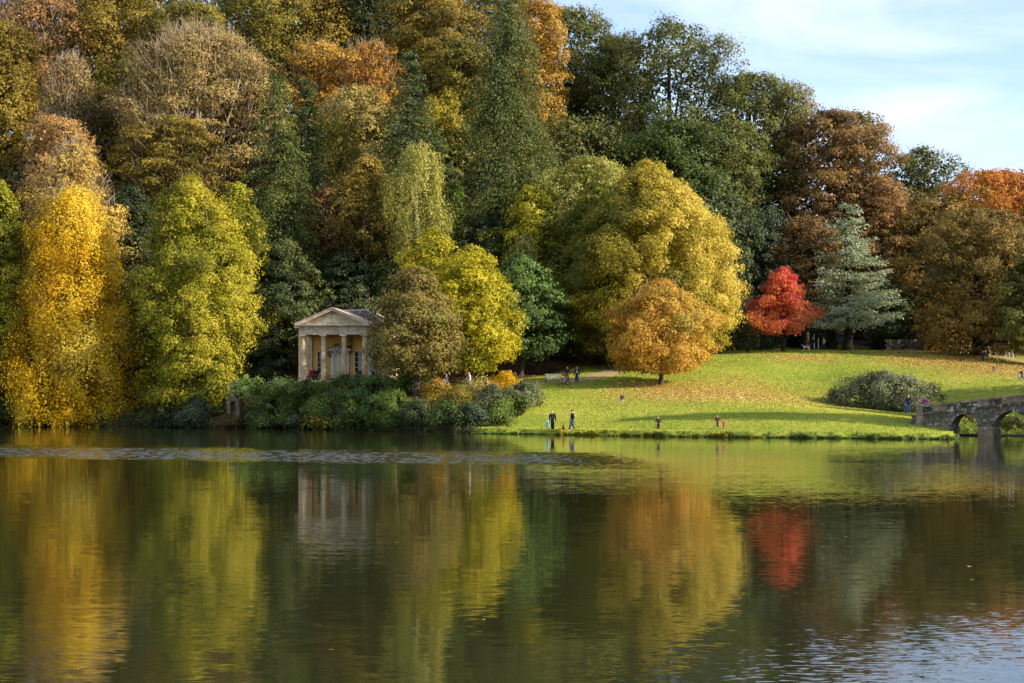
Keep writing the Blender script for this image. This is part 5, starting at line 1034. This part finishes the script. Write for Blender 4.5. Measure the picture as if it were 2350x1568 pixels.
for sg in (-1, 1): MB().add([(sg * .03, -.47, .75), (sg * .09, -.45, .74), (sg * .1, -.47, .62), (sg * .04, -.51, .72), (sg * .07, -.43, .72)], [(0, 1, 4), (1, 2, 4), (0, 3, 1), (3, 2, 1), (0, 4, 2, 3)]).build('ear', cloth((190, 140, 90)), dg_)
skin_obj('back_patch', [(0, .12, .485), (0, -.1, .48)], [(0, 1)], [.095, .095], cloth((196, 150, 100)), dg_, sub=1)
for i, (u, v0, v1, lab) in enumerate([(1878, 764, 794, 'thin pale stake standing between the two walkers'), (1868.5, 756, 794, 'thin pale stake touching the edge of the red maple')]):
    Y = 175.0; X = (u - CU) / F * Y; Z = gz(X, Y); h_ = (v1 - v0) * Y / F; st = thing('wooden_stake', lab, 'stake', (X, Y, Z)); MB().tube([(0, 0, -.1), (0, 0, h_)], .045, 8).build('pole', WOOD, st); MB().box(-.09, .09, -.06, .06, h_ * .8, h_ * .84).build('tree_tie', IRON, st)
X, Y, Z = hit(1105, 974); sp = thing('signpost', 'small black post with a white square notice at the bank tip', 'sign', (X, Y - .6, Z)); MB().box(-.07, .07, -.05, .05, -.1, .62).build('post', IRON, sp); MB().box(-.11, .11, -.075, -.052, .40, .62).build('notice', solid('white_paint', (225, 228, 232), .5), sp); MB().box(-.05, .05, -.07, -.052, .02, .3).build('notice', solid('white_paint', (225, 228, 232), .5), sp)
# stone gate pier and low wall under the trees
X, Y, Z = at(2075, 806, 180.0); Z = gz(X, Y); gp = thing('ruined_wall', 'dark low stone wall ending in a square pier under the bronze beech', 'wall', (X, Y, Z), R(-6))
for r_ in range(5):
    for c_ in range(9):
        MB().box(-2.4 + c_ * .5 + .2 * (r_ % 2) + .01, -1.92 + c_ * .5 + .2 * (r_ % 2), -.2 - .03 * ((r_ * c_) % 3), .25, r_ * .28 + .01, r_ * .28 + .27).build('stone_block', BS, gp)
for r_ in range(6): MB().box(2.35, 2.85, -.3, .3, r_ * .3 + .008, r_ * .3 + .295).build('pier_block', ASHB, gp)
MB().box(2.25, 2.95, -.4, .4, 1.81, 1.93).build('cap', ASHB, gp)
# pavilion with white fence at the right, behind the trunk
X, Y, Z = at(2262, 800, 178.0); Z = gz(X, Y)
pv = thing('lodge', 'cream lodge wall glimpsed behind the thick black trunk', 'building', (X - 1.5, Y, Z), R(4))
MB().box(-3.6, 2.4, 0, 4, -.5, 3.0).build('wall', ASHB, pv); MB().prism([(-4.0, 3.0), (2.8, 3.0), (-.6, 4.6)], -.3, 4.3).build('roof', SLATE, pv)
for x in (.4, 1.3):
    w_ = MB().box(x - .3, x + .3, -.06, -.005, .9, 2.2).build('window', solid('white_paint', (225, 228, 232), .5), pv); MB().box(x - .24, x + .24, -.075, -.062, .96, 2.14).build('pane', solid('warm_pane', (222, 190, 110), .4), w_)
MB().box(-1.9, -1.0, -.06, -.005, 0, 2.0).build('door', IRON, pv); MB().box(2.5, 2.62, -.9, -.78, 0, 3.1).build('post', solid('white_paint', (225, 228, 232), .5), pv)
FW = solid('white_paint', (225, 228, 232), .5)
x0, y0_, _ = at(2268, 806, 174.0); x1_, y1_, _ = at(2325, 812, 170.0); fn = thing('garden_fence', 'white rustic lattice fence under the trees by the right edge', 'fence', (x0, y0_, gz(x0, y0_)))
dv = Vector((x1_ - x0, y1_ - y0_, gz(x1_, y1_) - gz(x0, y0_))); nb_ = 7
for k in range(nb_ + 1):
    q = dv * (k / nb_); MB().tube([q, q + Vector((0, 0, 1.15 + .1 * (k % 2)))], .045, 6).build('post', FW, fn)
    if k < nb_:
        q2 = dv * ((k + 1) / nb_); MB().tube([q + Vector((0, 0, 1.05)), q2 + Vector((0, 0, 1.05))], .035, 6).build('rail', FW, fn); MB().tube([q + Vector((0, 0, .2)), q2 + Vector((0, 0, .2))], .03, 6).build('rail', FW, fn)
        m_ = (q + q2) / 2
        MB().tube([q + Vector((0, .02, .2)), m_ + Vector((0, .02, 1.03))], .025, 5).build('brace', FW, fn); MB().tube([q2 + Vector((0, -.02, .2)), m_ + Vector((0, -.02, 1.03))], .025, 5).build('brace', FW, fn)
print('TRIS', TRI[0])
